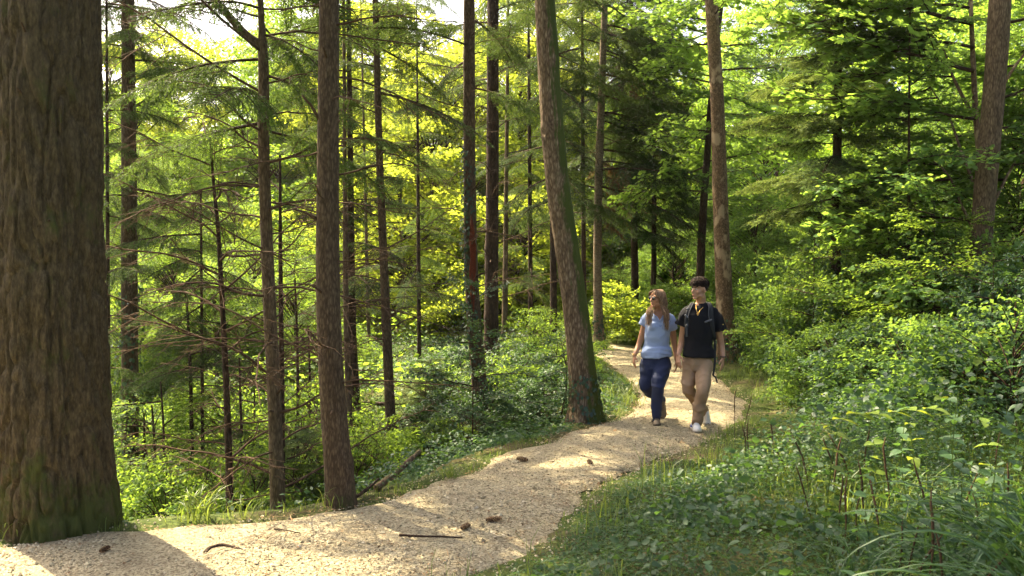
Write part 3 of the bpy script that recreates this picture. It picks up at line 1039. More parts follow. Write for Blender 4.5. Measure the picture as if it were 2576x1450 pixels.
# the pair left of the leaning tree
t9, s9 = stem_tree('ragged_spruce', 'brown spruce with a torn bark strip, left one of the centre pair', SP,
                   [(1180, 0, 28), (1181, 400, 30), (1186, 700, 35), (1203, 930, 38), (1212, 1045, 40)], 12.2, M['bark_brown'], 15, sides=32, ring=.05, seed=15, knots=10, amp=.04)
whorls(t9, s9, DEAD, 1.5, 5.3, 14, .5, 1.0, .1, 'dead_branch', 16)
whorls(t9, s9, SPRUCE_D, 4.2, 6.6, 6, .9, 1.4, -.05, 'living_branch', 17)
crown_on(t9, s9, TOPS[1], 8.2, .45, 6)
sc = curve(np.array([at(1186, 545, 12.06), at(1190, 640, 12.04), at(1188, 720, 12.03), at(1192, 790, 12.02)]) - np.array(t9.location), 10)
make('torn_bark', MB().tube(sc, np.stack([np.array([.008, .03, .04, .045, .04, .05, .04, .035, .02, .006]), np.full(10, .012)], 1), 8).mesh('torn_bark', plain_mat('torn_wood', (.11, .03, .014), .9, .1, .5, 30)), t9)
t10, s10 = stem_tree('dark_spruce', 'dark spruce trunk studded with branch stubs, right one of the centre pair', SP,
                     [(1240, 0, 28), (1239, 400, 31), (1236, 725, 34), (1237, 880, 38), (1239, 948, 46)], 14, M['bark_dark'], 15, sides=32, ring=.05, seed=16, knots=26, base='seen', amp=.05)
whorls(t10, s10, DEAD, 1.2, 6, 26, .5, 1.05, .15, 'dead_branch', 18)
whorls(t10, s10, SPRUCE_D, 4.6, 7.4, 9, .8, 1.3, 0, 'living_branch', 19)
crown_on(t10, s10, TOPS[0], 8.5, .55, 7)
t10b, s10b = stem_tree('slim_backdrop_tree', 'slim grey tree just behind and right of the stubbed dark spruce', 'tree',
                       [(1274, 430, 10), (1272, 620, 12), (1270, 790, 14)], 18, M['bark_grey'], 10, sides=10, seed=17)
# the leaning mossy maple
t11, s11 = stem_tree('leaning_tree', 'leaning mossy broadleaf trunk with ivy at its foot beside the path', 'tree',
                     [(1371, 0, 50), (1385, 250, 54), (1401, 450, 57), (1422, 600, 60), (1444, 750, 62), (1461, 900, 66), (1469, 1000, 72), (1473, 1060, 88)], 10.6, M['bark_moss'], 13, sides=64, ring=.03, amp=.05, freq=5, zf=.6, seed=18, flare=.25, base='seen', knots=8)
# slim conifer right of it with the dark boughs
t12, s12 = stem_tree('slim_fir', 'slim fir trunk right of the leaning tree with long dark boughs', 'fir tree',
                     [(1522, 0, 15), (1513, 250, 18), (1505, 500, 20), (1503, 700, 21), (1508, 885, 27)], 13.5, M['bark_pale'], 14, sides=18, seed=19, base='seen', knots=12)
d12 = s12[0, 1]
whorls(t12, s12, DEAD, 1.5, 5, 10, .5, 1.0, .15, 'dead_branch', 20)
whorls(t12, s12, SPRUCE_D, 3.2, 7.5, 16, 1.1, 1.7, -.3, 'living_branch', 21, az=.25, azs=.6)
whorls(t12, s12, SPRUCE_D, 4.2, 7.5, 8, .8, 1.3, -.1, 'living_branch', 22)
whorls(t12, s12, BROWN, 2.6, 4.4, 5, .7, 1.0, -.5, 'brown_branch', 23, az=.1, azs=.4)
crown_on(t12, s12, TOPS[1], 8.2, .7, 8)
t12b, s12b = stem_tree('background_fir', 'dark narrow trunk directly left of the leaning trunk, in the background', 'fir tree',
                       [(1391, 520, 15), (1392, 700, 17), (1394, 885, 19)], 17, M['bark_dark'], 11, sides=12, seed=20)
whorls(t12b, s12b, SPRUCE_D, 3.2, 8, 22, .8, 1.3, -.2, 'living_branch', 24)
t12c, s12c = stem_tree('shadowy_fir', 'shadowy fir with low dark boughs between leaning trunk and slim fir', 'fir tree',
                       [(1466, 300, 9), (1468, 600, 11), (1470, 840, 14)], 19, M['bark_dark'], 11, sides=10, seed=21)
whorls(t12c, s12c, SPRUCE_D, 2.6, 8.5, 30, .9, 1.4, -.2, 'living_branch', 25)
# the dense dark conifer behind the couple
t17, s17 = stem_tree('dense_dark_fir', 'dense dark fir with rust brown patches behind the walkers', 'fir tree',
                     [(1588, 0, 10), (1592, 350, 14), (1596, 640, 18), (1600, 840, 20)], 22.5, M['bark_dark'], 11, sides=12, seed=22)
whorls(t17, s17, SPRUCE_D, 2.6, 11, 84, 1.1, 1.75, -.28, 'living_branch', 26)
whorls(t17, s17, BROWN, 3.6, 7.4, 14, 1.2, 1.7, -.6, 'brown_branch', 27, az=-1.8, azs=.7)
# the maple behind the man
t13, s13 = stem_tree('blotched_maple', 'tall broadleaf trunk with pale bark blotches right behind the young man', 'tree',
                     [(1789, 0, 30), (1804, 250, 33), (1812, 500, 37), (1821, 725, 41), (1828, 850, 46), (1833, 912, 62)], 15.5, M['bark_maple'], 13, sides=44, ring=.04, seed=23, base='seen', flare=.25, amp=.035)
d13 = s13[0, 1]
whorls(t13, s13, MAPLES, 5.2, 7.5, 5, .9, 1.2, .1, 'leafy_branch', 28)
t14, s14 = stem_tree('bowed_maple', 'thin bowed dark trunk rising behind the young man, left of the blotched one', 'tree',
                     [(1789, 250, 15), (1783, 340, 16), (1771, 500, 19), (1763, 650, 21), (1760, 860, 24)], 18, M['bark_dark'], 10, sides=14, seed=24, lean_top=(.1, 0, 1))
whorls(t14, s14, MAPLES, 3.2, 7.5, 26, .8, 1.3, .05, 'leafy_branch', 29)
# the right-hand maple
t15, s15 = stem_tree('right_maple', 'smooth brown broadleaf trunk rising above the thicket at the right edge', 'tree',
                     [(2516, 0, 50), (2503, 200, 50), (2481, 450, 51), (2465, 650, 50), (2459, 810, 52)], 11.0, M['bark_grey'], 12, sides=40, ring=.05, seed=25, amp=.03)
ln = curve(np.array([at(2474, 450, 11.5), at(2458, 330, 11.5), at(2449, 180, 11.5), at(2440, -40, 11.5)]) - np.array(t15.location), 12)
make('limb', MB().tube(ln, np.linspace(.045, .025, 12), 8).mesh('maple_limb', M['bark_maple']), t15)
for k, (px, py, dd, az, sc_) in enumerate([(2470, 640, 11.3, 2.5, 1.1), (2462, 560, 11.3, 2.9, 1.2), (2455, 300, 11.4, 2.8, 1.3), (2450, 180, 11.4, 3.0, 1.3), (2450, 120, 11.4, 2.5, 1.4), (2490, 330, 11.5, .3, 1.1), (2500, 250, 11.5, .5, 1.1), (2445, 60, 11.4, 2.9, 1.5), (2490, 420, 11.5, 1.2, 1.1), (2440, 20, 11.5, 3.0, 1.3), (2520, 60, 11.5, .2, 1.2)]):
    add_bough(t15, MAPLES[k % 4], at(px, py, dd), az, .28, sc_, 'leafy_branch')
for k, pts in enumerate([[(2466, 610), (2420, 520), (2385, 440), (2340, 400)], [(2474, 520), (2425, 400), (2385, 290), (2340, 220)], [(2452, 300), (2400, 200), (2370, 120), (2320, 70)], [(2478, 560), (2520, 470), (2560, 400), (2620, 340)], [(2498, 260), (2545, 180), (2590, 120), (2640, 60)]]):
    L3 = curve(np.array([at(x, y, 11.5 + .25 * i) for i, (x, y) in enumerate(pts)]), 20)
    make('limb', MB().tube(L3 - np.array(t15.location), np.linspace(.03, .008, 20), 6).mesh('maple_limb', M['bark_maple']), t15)
    az0 = math.atan2(L3[-1][1] - L3[0][1], L3[-1][0] - L3[0][0])
    for j, i in enumerate((8, 11, 13, 15, 17, 19)):
        add_bough(t15, MAPLES[(j + k) % 4], L3[i], az0 + (-1) ** j * (1.1 - .12 * j), .02 + .1 * random.random(), random.uniform(.75, 1.05), 'leafy_branch', random.uniform(-.2, .2))
# the sunlit fir on the right
t16, s16 = stem_tree('sunlit_fir', 'dark fir on the right with pale sunlit branch tips in tiers', 'fir tree',
                     [(2112, 0, 18), (2108, 250, 20), (2104, 500, 23), (2100, 760, 26)], 13.0, M['bark_dark'], 9, sides=16, seed=26)
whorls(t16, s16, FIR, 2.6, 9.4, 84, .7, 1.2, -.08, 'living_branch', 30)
t18, s18 = stem_tree('hidden_pole', 'short dark trunk seen above the woman, far down the path', 'tree',
                     [(1645, 540, 12), (1645, 640, 13), (1643, 730, 14)], 22, M['bark_dark'], 9, sides=10, seed=27)
whorls(t18, s18, SPRUCE_D, 3.5, 8, 16, .8, 1.2, -.2, 'living_branch', 31)

# thin stems in the hollow on the left
for k, (x0, y0, x1, y1, w, d) in enumerate([(362, 1040, 366, 1300, 9, 12.5), (382, 1020, 388, 1305, 9, 11.5), (404, 960, 414, 1300, 8, 11), (470, 760, 484, 1290, 12, 12), (352, 1090, 348, 1305, 7, 14), (602, 900, 616, 1300, 9, 11), (640, 980, 646, 1300, 8, 12.5), (742, 700, 748, 1270, 9, 12), (776, 820, 770, 1260, 8, 13.5)]):
    t, s = stem_tree('hollow_sapling', ['bare sapling stem in the shady hollow, nearest the ivy spruce', 'second bare sapling stem right of the ivy spruce', 'wavy bare sapling stem in the left hollow', 'tallest bare sapling pole in the left hollow', 'thinnest sapling stem, close beside the ivy spruce trunk', 'bare sapling right of the leafless spruce pole', 'short bare sapling hugging the crooked spruce on its left', 'bare pole standing right of the crooked spruce', 'bare pole just left of the thick brown trunk'][k], 'sapling',
                     [(x0, y0, w * .5), ((x0 * .6 + x1 * .4) + random.uniform(-6, 6), y0 * .6 + y1 * .4, w * .8), (x1, y1, w)], d, M['bark_dark'], -9, sides=8, ring=.12, seed=40 + k, flare=.1, group='bare saplings in the left hollow')
    if k in (3, 5, 7, 8):
        whorls(t, s, DEAD, s[20, 2], s[-6, 2], 12, .4, .9, .1, 'dead_branch', 50 + k)
    else:
        whorls(t, s, BEECH, s[60, 2], s[-4, 2], 5, .5, .8, .1, 'leafy_branch', 50 + k)

# ---------------------------------------------------------------- trees further back
def back_tree(name, label, px, py, d, s, me, group, trunk_r=.12, bark='bark_grey', sz=1.0):
    c = at(px, py, d)
    z0 = gz(c[0], c[1])
    t = thing(name, label, 'tree', (c[0], c[1], z0), group)
    h = c[2] - z0
    g = np.random.default_rng(int(px * 7 + py * 3 + d * 11))
    make('crown', me, t, (0, 0, h), (0, 0, g.uniform(0, 6.28)), (s, s, s * sz))
    if h > .4:
        P = np.array([(0, 0, -.1), (g.normal(0, .1), g.normal(0, .1), h * .5), (g.normal(0, .1), 0, h), (0, 0, h + 1.6 * s)])
        make('trunk', trunk_mesh(name + '_trunk', P, np.array([1.2, .9, .7, .2]) * trunk_r, 9, .4, M[bark], .05, 3, 1, int(px), .3), t)
    return t


FAR = [(420, 210, 34, .75), (690, 230, 40, .9), (790, 130, 36, .9), (340, 430, 27, .75), (450, 640, 30, 1.0), (570, 560, 33, .9), (640, 400, 36, .8), (500, 470, 42, .9), (400, 760, 27, .9), (700, 560, 32, .9), (790, 450, 36, .9), (870, 430, 33, .8), (960, 560, 30, .8), (300, 600, 30, .9),  # the sunlit middle, and the bright wall behind the left hollow
    (1010, 250, 34, 1.15), (1120, 330, 30, 1.0), (1090, 520, 27, .9), (1010, 640, 24, .8), (1140, 720, 26, .9), (1310, 330, 33, 1.1), (1330, 560, 30, .95), (1290, 700, 25, .8), (1050, 820, 24, .75), (1160, 880, 22, .6),
    (1380, 150, 36, 1.1), (960, 420, 38, 1.1), (840, 560, 34, 1.0), (760, 700, 30, .95), (620, 760, 28, .9), (500, 800, 30, 1.0), (420, 900, 26, .9), (300, 720, 33, 1.0), (560, 960, 23, .8), (690, 930, 24, .8), (840, 900, 26, .9), (930, 960, 28, .9),
    (350, 1080, 21, .75), (470, 1120, 19, .65), (620, 1140, 20, .7), (760, 1100, 21, .75), (270, 950, 22, .8), (220, 560, 38, 1.2), (740, 330, 40, 1.0), (880, 250, 38, 1.0), (280, 300, 30, .75), (900, 760, 30, .9),
    (1640, 420, 36, 1.1), (1720, 300, 30, .9), (1740, 520, 28, .9), (1880, 420, 34, .9), (1860, 600, 30, .9), (1600, 640, 30, .8), (1450, 400, 40, 1.2), (1880, 180, 38, .9), (2020, 620, 30, .9), (2250, 480, 28, 1.0), (2420, 420, 26, 1.0), (2550, 500, 24, 1.0), (2300, 150, 32, 1.1), (2480, 80, 34, 1.1), (2180, 300, 36, 1.1), (2600, 250, 26, 1.0), (1990, 480, 36, 1.0), (1500, 720, 32, .8), (1420, 780, 28, .7), (1240, 560, 36, 1.0)]
for k, (px, py, d, s) in enumerate(FAR):
    grp = 'far trees beyond the left hollow' if px < 950 else ('sunlit far trees in the middle gap' if px < 1450 else 'far trees beyond the right thicket')
    lab = {'far trees beyond the left hollow': 'leafy bright green tree far behind the bare left poles', 'sunlit far trees in the middle gap': 'glowing yellow green tree far back in the middle gap', 'far trees beyond the right thicket': 'bright green broadleaf tree far behind the path end and thicket'}[grp]
    back_tree('far_tree', lab, px, py, d, s, (CROWN_FAR[k % 3] if 850 < px or k % 4 == 0 else CROWN_FAR_R[k % 2]) if px < 1450 else CROWN_FAR_R[k % 2], grp, .14)

MID = [(320, 880, 17, .6), (440, 820, 19, .7), (540, 860, 17, .6), (640, 820, 18, .65), (740, 880, 17, .6), (820, 960, 18, .6), (590, 680, 22, .7), (380, 680, 23, .75), (730, 740, 22, .7), (450, 560, 26, .7), (350, 520, 22, .6),(300, 1200, 15, .55), (420, 1230, 14, .5), (540, 1210, 15.5, .6), (650, 1220, 14, .5), (770, 1180, 15, .6), (270, 1080, 17, .6), (480, 1010, 18, .7), (700, 1040, 17, .6), (930, 1100, 17, .5), (860, 1120, 15, .45), (360, 980, 18, .6),
       (1700, 700, 24, .6), (1560, 780, 23, .45), (1660, 820, 21, .4), (1900, 700, 20, .65), (1960, 800, 17, .5), (2060, 640, 19, .6), (2220, 660, 16, .55), (2350, 600, 16, .6), (2540, 640, 15, .55), (2050, 860, 14.5, .42), (2440, 330, 19, .8), (1920, 520, 22, .8), (2560, 420, 13.5, .6), (1960, 180, 24, .8), (2280, 420, 22, .7)]
for k, (px, py, d, s) in enumerate(MID):
    if px < 1000:
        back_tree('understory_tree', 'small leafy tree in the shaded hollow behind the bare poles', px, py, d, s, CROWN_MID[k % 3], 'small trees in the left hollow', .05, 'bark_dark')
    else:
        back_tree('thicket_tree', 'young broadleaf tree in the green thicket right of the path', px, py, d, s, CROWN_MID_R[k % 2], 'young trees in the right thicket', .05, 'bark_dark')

# young feathery spruces filling the hollow
for k, (px, py0, py1, d, w) in enumerate([(430, -40, 1250, 14.5, 14), (600, 60, 1260, 15.5, 14), (770, -30, 1250, 16, 13), (268, 60, 1280, 12.5, 12), (505, 480, 1290, 12, 10), (1050, 250, 1060, 18, 12), (1330, 80, 930, 19, 13)]):
    if k in (0, 1, 2):
        continue
    t, s = stem_tree('feathery_spruce', ['feathery green spruce between ivy spruce and the leafless pole', 'feathery green spruce just left of the crooked spruce', 'feathery green spruce behind the thick brown trunk on its left', 'feathery spruce squeezed between huge trunk and ivy spruce', 'low feathery spruce behind the leafless pole', 'feathery spruce in the bright gap right of the slope spruce', 'feathery spruce between the stubbed trunk and the leaning trunk'][k], SP,
                     [(px, py0, w * .5), (px + 3, (py0 + py1) / 2, w * .8), (px + 6, py1, w)], d, M['bark_dark'], 8 if py0 < 300 else -9, sides=9, ring=.15, seed=80 + k, flare=.15)
    zt, zb = min(8, s[-1, 2]), s[0, 2]
    whorls(t, s, SPRUCE, max(zb + 1.4, .2 if k < 5 else 1.2), zt, 26, .55, 1.0, -.12, 'living_branch', 90 + k)

# broken branch stubs on the near trunks
g = np.random.default_rng(17)
STUB = []
for k in range(3):
    P = twig_line((0, 0, 0), (1, 0, .25), .07 + .05 * k, 6, -.03, .12, g)
    STUB.append(MB().tube(P, np.linspace(.011, .006, 6), 7).mesh('branch_stub', M['twig']))
for tr, dn, n in ((t1, s1, 10), (t4, s4, 16), (t9, s9, 16), (t10, s10, 26), (t6, s6, 10), (t3, s3, 12)):
    for k in range(n):
        z = g.uniform(.4, 5.5)
        p, r = stem_at(dn, z)
        a = g.uniform(math.pi, 2 * math.pi) if k % 3 else g.uniform(0, math.pi)
        make('stub', STUB[k % 3], tr, Vector((p[0] + math.cos(a) * r * .85, p[1] + math.sin(a) * r * .85, z)) - tr.location, (0, g.normal(0, .3), a), g.uniform(.7, 1.4))

# ================================================================ undergrowth
BLADE = np.array([[-.5, 0, 0], [.5, 0, 0], [.42, .5, .10], [-.42, .5, .10], [0, 1, .0]])


def blades(Cn, h, w, g, bend=.45, lean=None):
    """grass blades as bent strips: verts and faces (a quad split in two, and a tip)"""
    n = len(Cn)
    th = g.uniform(0, 6.28, n)
    out = np.stack([np.cos(th), np.sin(th), 0 * th], 1)
    if lean is not None:
        out = norm(out + lean)
    sd = np.stack([-out[:, 1], out[:, 0], 0 * th], 1)
    b = (bend * g.uniform(.3, 1.6, n))[:, None]
    h = h[:, None]
    w = w[:, None]
    up = np.array([0, 0, 1.0])
    p0, p1 = Cn, Cn + h * .55 * (up + out * b * .35)
    p2 = Cn + h * (up * (.95 - .35 * b * b) + out * b)
    V = np.stack([p0 - sd * w, p0 + sd * w, p1 + sd * w * .8, p1 - sd * w * .8, p2], 1)
    F = np.array([[0, 1, 2], [0, 2, 3], [3, 2, 4]])
    return V.reshape(-1, 3), (np.arange(n)[:, None, None] * 5 + F[None]).reshape(-1, 3)


def scatter(n, xr, yr, dens, seed):
    g = np.random.default_rng(seed)
    X, Y = g.uniform(*xr, n), g.uniform(*yr, n)
    info = path_info(X, Y)
    k = (g.random(n) < dens(X, Y, *info)) & (~info[2])
    X, Y = X[k], Y[k]
    info = tuple(a[k] for a in info)
    Z = ground_z(X, Y, info)
    return np.stack([X, Y, Z], 1), info, g


def nz2(X, Y, f, s):
    return fbm(np.stack([X * f, Y * f, X * 0], 1), s)


# verge grass along both sides of the path
Cn, info, g = scatter(150000, (-5, 7), (3.2, 22), lambda X, Y, dl, dr, ins: np.exp(-np.minimum(dl * 1.7, dr * .8) / .42) * np.clip(.45 + 1.2 * nz2(X, Y, 1.5, 61), 0, 1), 60)
left = info[0] < info[1]
h = np.where(left, .05 + .07 * g.random(len(Cn)) ** 2, .03 + .09 * g.random(len(Cn)) ** 2) * (1 + .6 * np.clip(nz2(Cn[:, 0], Cn[:, 1], .9, 66), 0, 1))
V, F = blades(Cn, h, np.full(len(Cn), .0026), g, .55)
o = make('verge_grass', MB().add(V, F).mesh('verge_grass', M['grass']))
tag(o, 'short sunny grass fringing both edges of the gravel path', 'grass', kind='stuff')

# taller grass on the right bank
Cn, info, g = scatter(170000, (-.5, 8), (2.3, 17), lambda X, Y, dl, dr, ins: (dr < dl) * (.25 * smooth((dr - .1) / .6) + .75 * smooth((dr - 1.2) / 1.0)) * np.clip(.25 + 1.1 * nz2(X, Y, .8, 71), 0, 1) * np.clip(8 / Y, .2, 1), 70)
h = .14 + .34 * g.random(len(Cn)) ** 1.5
V, F = blades(Cn, h, g.uniform(.002, .0042, len(Cn)), g, .7)
o = make('bank_grass', MB().add(V, F).mesh('bank_grass', M['grass']))
tag(o, 'long shaded grass tangled through the right bank', 'grass', kind='stuff')


def leaf_cover(name, label, cat, n, xr, yr, dens, size, hfun, mats, seed, tmpl=LEAF2, tilt=.45):
    Cn, info, g = scatter(n, xr, yr, dens, seed)
    k = len(Cn)
    hmax = hfun(Cn[:, 0], Cn[:, 1], info)
    Cn[:, 2] += hmax * g.random(k) ** .55
    th = g.uniform(0, 6.28, k)
    A = np.stack([np.cos(th), np.sin(th), g.normal(-.1, .3, k)], 1)
    N = np.tile([0, 0, 1.0], (k, 1)) + g.normal(0, tilt, (k, 3))
    V, F = leaves_geo(*tmpl, Cn, A, N, g.uniform(*size, k) )
    mb = MB().add(V, F)
    o = make(name, mb.mesh(name, mats))
    return tag(o, label, cat, kind='stuff')


near_h = lambda X, Y, i: np.clip(.05 + .32 * smooth((i[1] - .8) / 1.7) + .42 * smooth((X - 2.0) / 2.2) * smooth((Y - 3.2) / 1.5) + .34 * nz2(X, Y, .75, 81) * smooth((i[1] - .3) / 1.2), .03, 1.2)
leaf_cover('herb_layer', 'low leafy herbs covering the right bank beside the path', 'herbs', 260000, (-.6, 9), (2.2, 16),
           lambda X, Y, dl, dr, ins: (dr < dl) * smooth((dr - .3) / .6) * np.clip(.65 + 1.1 * nz2(X, Y, 1.2, 82), .06, 1) * np.clip(8 / Y, .25, 1), (.018, .050), near_h, M['herb'], 80)
leaf_cover('broad_herbs', 'broader leaved herbs scattered over the near right bank', 'herbs', 11000, (-.2, 6), (2.0, 9),
           lambda X, Y, dl, dr, ins: (dr < dl) * smooth((dr - .3) / .7) * np.clip(.45 + .9 * nz2(X, Y, .9, 85), 0, 1), (.035, .080), lambda X, Y, i: near_h(X, Y, i) * 1.3, M['herb'], 84, LEAF6, .55)
leaf_cover('near_herbs', 'small leaved herbs and seedlings crowding the nearest right bank', 'herbs', 120000, (-.6, 4.2), (2.4, 8.2),
           lambda X, Y, dl, dr, ins: (dr < dl) * smooth((dr - .02) / .35) * np.clip(.8 + .8 * nz2(X, Y, 1.3, 182), .1, 1), (.012, .034), lambda X, Y, i: .6 * near_h(X, Y, i), M['herb'], 180)
leaf_cover('bramble_patch', 'patches of larger bramble leaves standing up through the right bank', 'brambles', 40000, (.8, 9), (3.2, 15),
           lambda X, Y, dl, dr, ins: (dr < dl) * smooth((dr - 1.3) / .8) * np.clip(2.2 * nz2(X, Y, .8, 282) - .1, 0, 1) * np.clip(8 / Y, .3, 1), (.045, .085), lambda X, Y, i: 1.2 * near_h(X, Y, i) + .05, M['herb'], 280, LEAF6, .5)
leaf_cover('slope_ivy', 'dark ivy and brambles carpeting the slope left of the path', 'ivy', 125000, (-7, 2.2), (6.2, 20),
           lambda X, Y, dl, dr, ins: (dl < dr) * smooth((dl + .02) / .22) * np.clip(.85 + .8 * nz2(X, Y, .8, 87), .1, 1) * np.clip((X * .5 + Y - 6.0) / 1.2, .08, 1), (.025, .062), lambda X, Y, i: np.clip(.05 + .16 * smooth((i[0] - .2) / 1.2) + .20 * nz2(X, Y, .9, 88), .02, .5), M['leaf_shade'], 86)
leaf_cover('hollow_cover', 'leafy undergrowth covering the floor of the left hollow', 'undergrowth', 60000, (-22, 0), (8, 34),
           lambda X, Y, dl, dr, ins: (dl < dr) * (dl > 2.2) * np.clip(.6 + .9 * nz2(X, Y, .35, 90), 0, 1), (.08, .16), lambda X, Y, i: np.clip(.35 + .7 * nz2(X, Y, .4, 91), .05, 1.3), M['leaf_mid'], 89)
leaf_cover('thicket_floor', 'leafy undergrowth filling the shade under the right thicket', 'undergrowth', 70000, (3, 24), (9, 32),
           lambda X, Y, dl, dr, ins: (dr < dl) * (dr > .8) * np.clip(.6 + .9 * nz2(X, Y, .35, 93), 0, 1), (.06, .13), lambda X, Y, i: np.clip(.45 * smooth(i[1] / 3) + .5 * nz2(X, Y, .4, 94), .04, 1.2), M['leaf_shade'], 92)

# the far wood closing the view
g = np.random.default_rng(95)
n = 70000
d = g.uniform(44, 70, n)
px = g.uniform(-900, 3500, n)
top = 500 + 130 * np.sin(px / 260) + 160 * vnoise(np.stack([px / 150, d * .2, d * 0], 1), 96) + np.where((px > 300) & (px < 700), 40, 0)
py = top + (1000 - top) * g.random(n)
u, v_ = (px - 1288) / FPX, (640 - py) / FPX
Cn = np.stack([u * d, d, CAM[2] + v_ * d], 1)
A = g.normal(0, 1, (n, 3)) * [1, 1, .5]
N = np.tile([0, 0, 1.0], (n, 1)) + g.normal(0, .5, (n, 3))
V, F = leaves_geo(*LEAF2, Cn, A, N, g.uniform(.25, .55, n))
o = make('distant_wood', MB().add(V, F).mesh('distant_wood', M['leaf_green']))
tag(o, 'distant sunlit woodland closing the view behind all the trees', 'wood', kind='stuff')

# ---------------------------------------------------------------- shrubs
def bush(px, py, s, me, label, group, d=None, sz=1.0, name='shrub'):
    p_ = on_ground(px, py) if d is None else at(px, py, d)
    z = gz(p_[0], p_[1])
    t = thing(name, label, 'shrub', (p_[0], p_[1], z - .03), group)
    g = np.random.default_rng(int(px + py))
    make('foliage', me, t, (0, 0, .62 * s * sz), (0, 0, g.uniform(0, 6.28)), (s, s, s * sz))
    mb = MB()
    for k in range(5):
        a = g.uniform(0, 6.28)
        mb.tube(curve(np.array([(0.03 * math.cos(a), .03 * math.sin(a), 0), (.12 * s * math.cos(a), .12 * s * math.sin(a), .35 * s), (.4 * s * math.cos(a), .4 * s * math.sin(a), .8 * s * sz)]), 6), np.linspace(.012, .005, 6), 5)
    make('stem', mb.mesh('shrub_stem', M['twig_dark']), t)
    return t


LB = [(1090, 1165, .42), (1170, 1130, .5), (1130, 1085, .55), (1240, 1095, .5), (1220, 1035, .6), (1310, 1070, .48), (1320, 1000, .6), (1390, 1040, .5), (1400, 975, .55), (1160, 1010, .6), (1270, 985, .55), (1050, 1120, .4), (1340, 930, .6), (1420, 930, .5)]
ORD = ['first', 'second', 'third', 'fourth', 'fifth', 'sixth', 'seventh', 'eighth', 'ninth', 'tenth', 'eleventh', 'twelfth', 'thirteenth', 'fourteenth']
for k, (x, y, s) in enumerate(LB):
    bush(x, y, s, (BUSH + BUSH_L)[(k % 2) if k % 4 else 2], ORD[sorted(range(len(LB)), key=lambda q: LB[q][0]).index(k)] + ' shrub from the left on the slope left of the leaning tree', 'shrubs on the left slope')
RB = [(2030, 905, .7, 12.8), (2085, 925, .65, 11.4), (2090, 915, .75, 11), (2180, 935, .75, 10.2), (2270, 925, .8, 9.6), (2360, 940, .8, 9.0), (2450, 930, .85, 8.6), (2550, 930, .9, 8.0), (2040, 850, .9, 13.5), (2160, 830, .95, 12.6), (2280, 820, 1.0, 12), (2400, 800, 1.0, 11), (2530, 800, 1.0, 10), (1985, 840, .8, 15), (2100, 720, 1.2, 14), (2240, 690, 1.25, 13.4), (2340, 700, 1.2, 12.8), (1900, 850, .7, 17.5)]
ORD = ['first', 'second', 'third', 'fourth', 'fifth', 'sixth', 'seventh', 'eighth', 'ninth', 'tenth', 'eleventh', 'twelfth', 'thirteenth', 'fourteenth']
for k, (x, y, s, d) in enumerate(RB):
    front = k < 8
    bush(x, y, s, BUSH_R[k % 2] if k % 3 else BUSH[k % 2], ORD[k] + ' shrub from the path in the front rank of the right thicket' if front else ORD[sorted(range(8, len(RB)), key=lambda q: RB[q][0]).index(k)] + ' from the left of the taller shrubs deeper in the right thicket', 'front shrubs of the right thicket' if front else 'back shrubs of the right thicket', d, 1.0 if front else 1.35)
for k, (x, y, s, d) in enumerate([(1440, 900, .5, 15), (1480, 860, .6, 20), (1640, 850, .6, 23), (1720, 840, .6, 24), (1360, 880, .7, 17), (1590, 830, .6, 26)]):
    bush(x, y, s, BUSH_L[k % 3], 'light green shrub where the path bends out of sight', 'shrubs at the far bend', d)
HB = [(250, 1290, .7, 10), (420, 1295, .7, 9.6), (520, 1290, .8, 10.2), (640, 1290, .7, 9.8), (760, 1275, .7, 10.5), (900, 1215, .55, 10.2), (940, 1190, .5, 11.2), (800, 1240, .7, 12), (570, 1240, .8, 12.5), (380, 1240, .8, 13)]
for k, (x, y, s, d) in enumerate(HB):
    bush(x, y, s, BUSH_L[k % 3], ORD[sorted(range(len(HB)), key=lambda q: HB[q][0]).index(k)] + ' bush from the left in the hollow below the path edge', 'bushes in the left hollow', d, 1.3)


def sapling(name, label, px, py0, py1, d, meshes, n, sc, seed, r=.012, pitch=.15, cat='sapling'):
    b, tp = at(px, py1, d), at(px, py0, d)
    b[2] = gz(b[0], b[1]) - .02
    t = thing(name, label, cat, b)
    g = np.random.default_rng(seed)
    P = curve(np.array([b, b * .5 + tp * .5 + g.normal(0, .05, 3), tp]), 24)
    make('stem', MB().tube(P - b, np.linspace(r, r * .3, 24), 7).mesh(name + '_stem', M['twig_dark']), t)
    for k in range(n):
        f = .22 + .78 * (k + .5) / n
        q = P[min(23, int(f * 23))]
        make('leafy_branch', meshes[k % len(meshes)], t, Vector(q - b), (g.normal(0, .2), -pitch - g.normal(0, .12), k * 2.4 + g.normal(0, .3)), sc * (1.15 - .6 * f) * g.uniform(.8, 1.2))
    return t


sapling('glowing_sapling', 'bright yellow green sapling glowing beside the path behind the woman', 1552, 715, 880, 19.6, YELLOW, 26, 1.0, 1)
sapling('yellow_sapling', 'smaller yellow green sapling right of the slim fir base', 1586, 770, 875, 20.4, YELLOW, 14, .8, 11)
sapling('shade_sapling', 'young blue green sapling in front of the torn spruce trunk', 1188, 690, 1080, 10.8, SHADE, 16, .8, 2)
sapling('ivy_sapling', 'dark bushy sapling tight against the left of the leaning trunk', 1405, 830, 1040, 11.2, SHADE, 14, .6, 3)
sapling('lit_sapling', 'tall sunlit sapling in the thicket below the fir', 2240, 500, 860, 11.8, BEECH, 15, .8, 4)
sapling('lit_sapling', 'sunlit sapling in the thicket left of the fir trunk', 2050, 560, 880, 12.5, BEECH, 14, .75, 5)
sapling('lit_sapling', 'sunlit sapling in the thicket beside the right maple', 2350, 520, 860, 10.8, BEECH, 15, .8, 6)
sapling('lit_sapling', 'leafy sapling in front of the right maple trunk', 2500, 640, 900, 9.2, SHADE, 14, .9, 7)
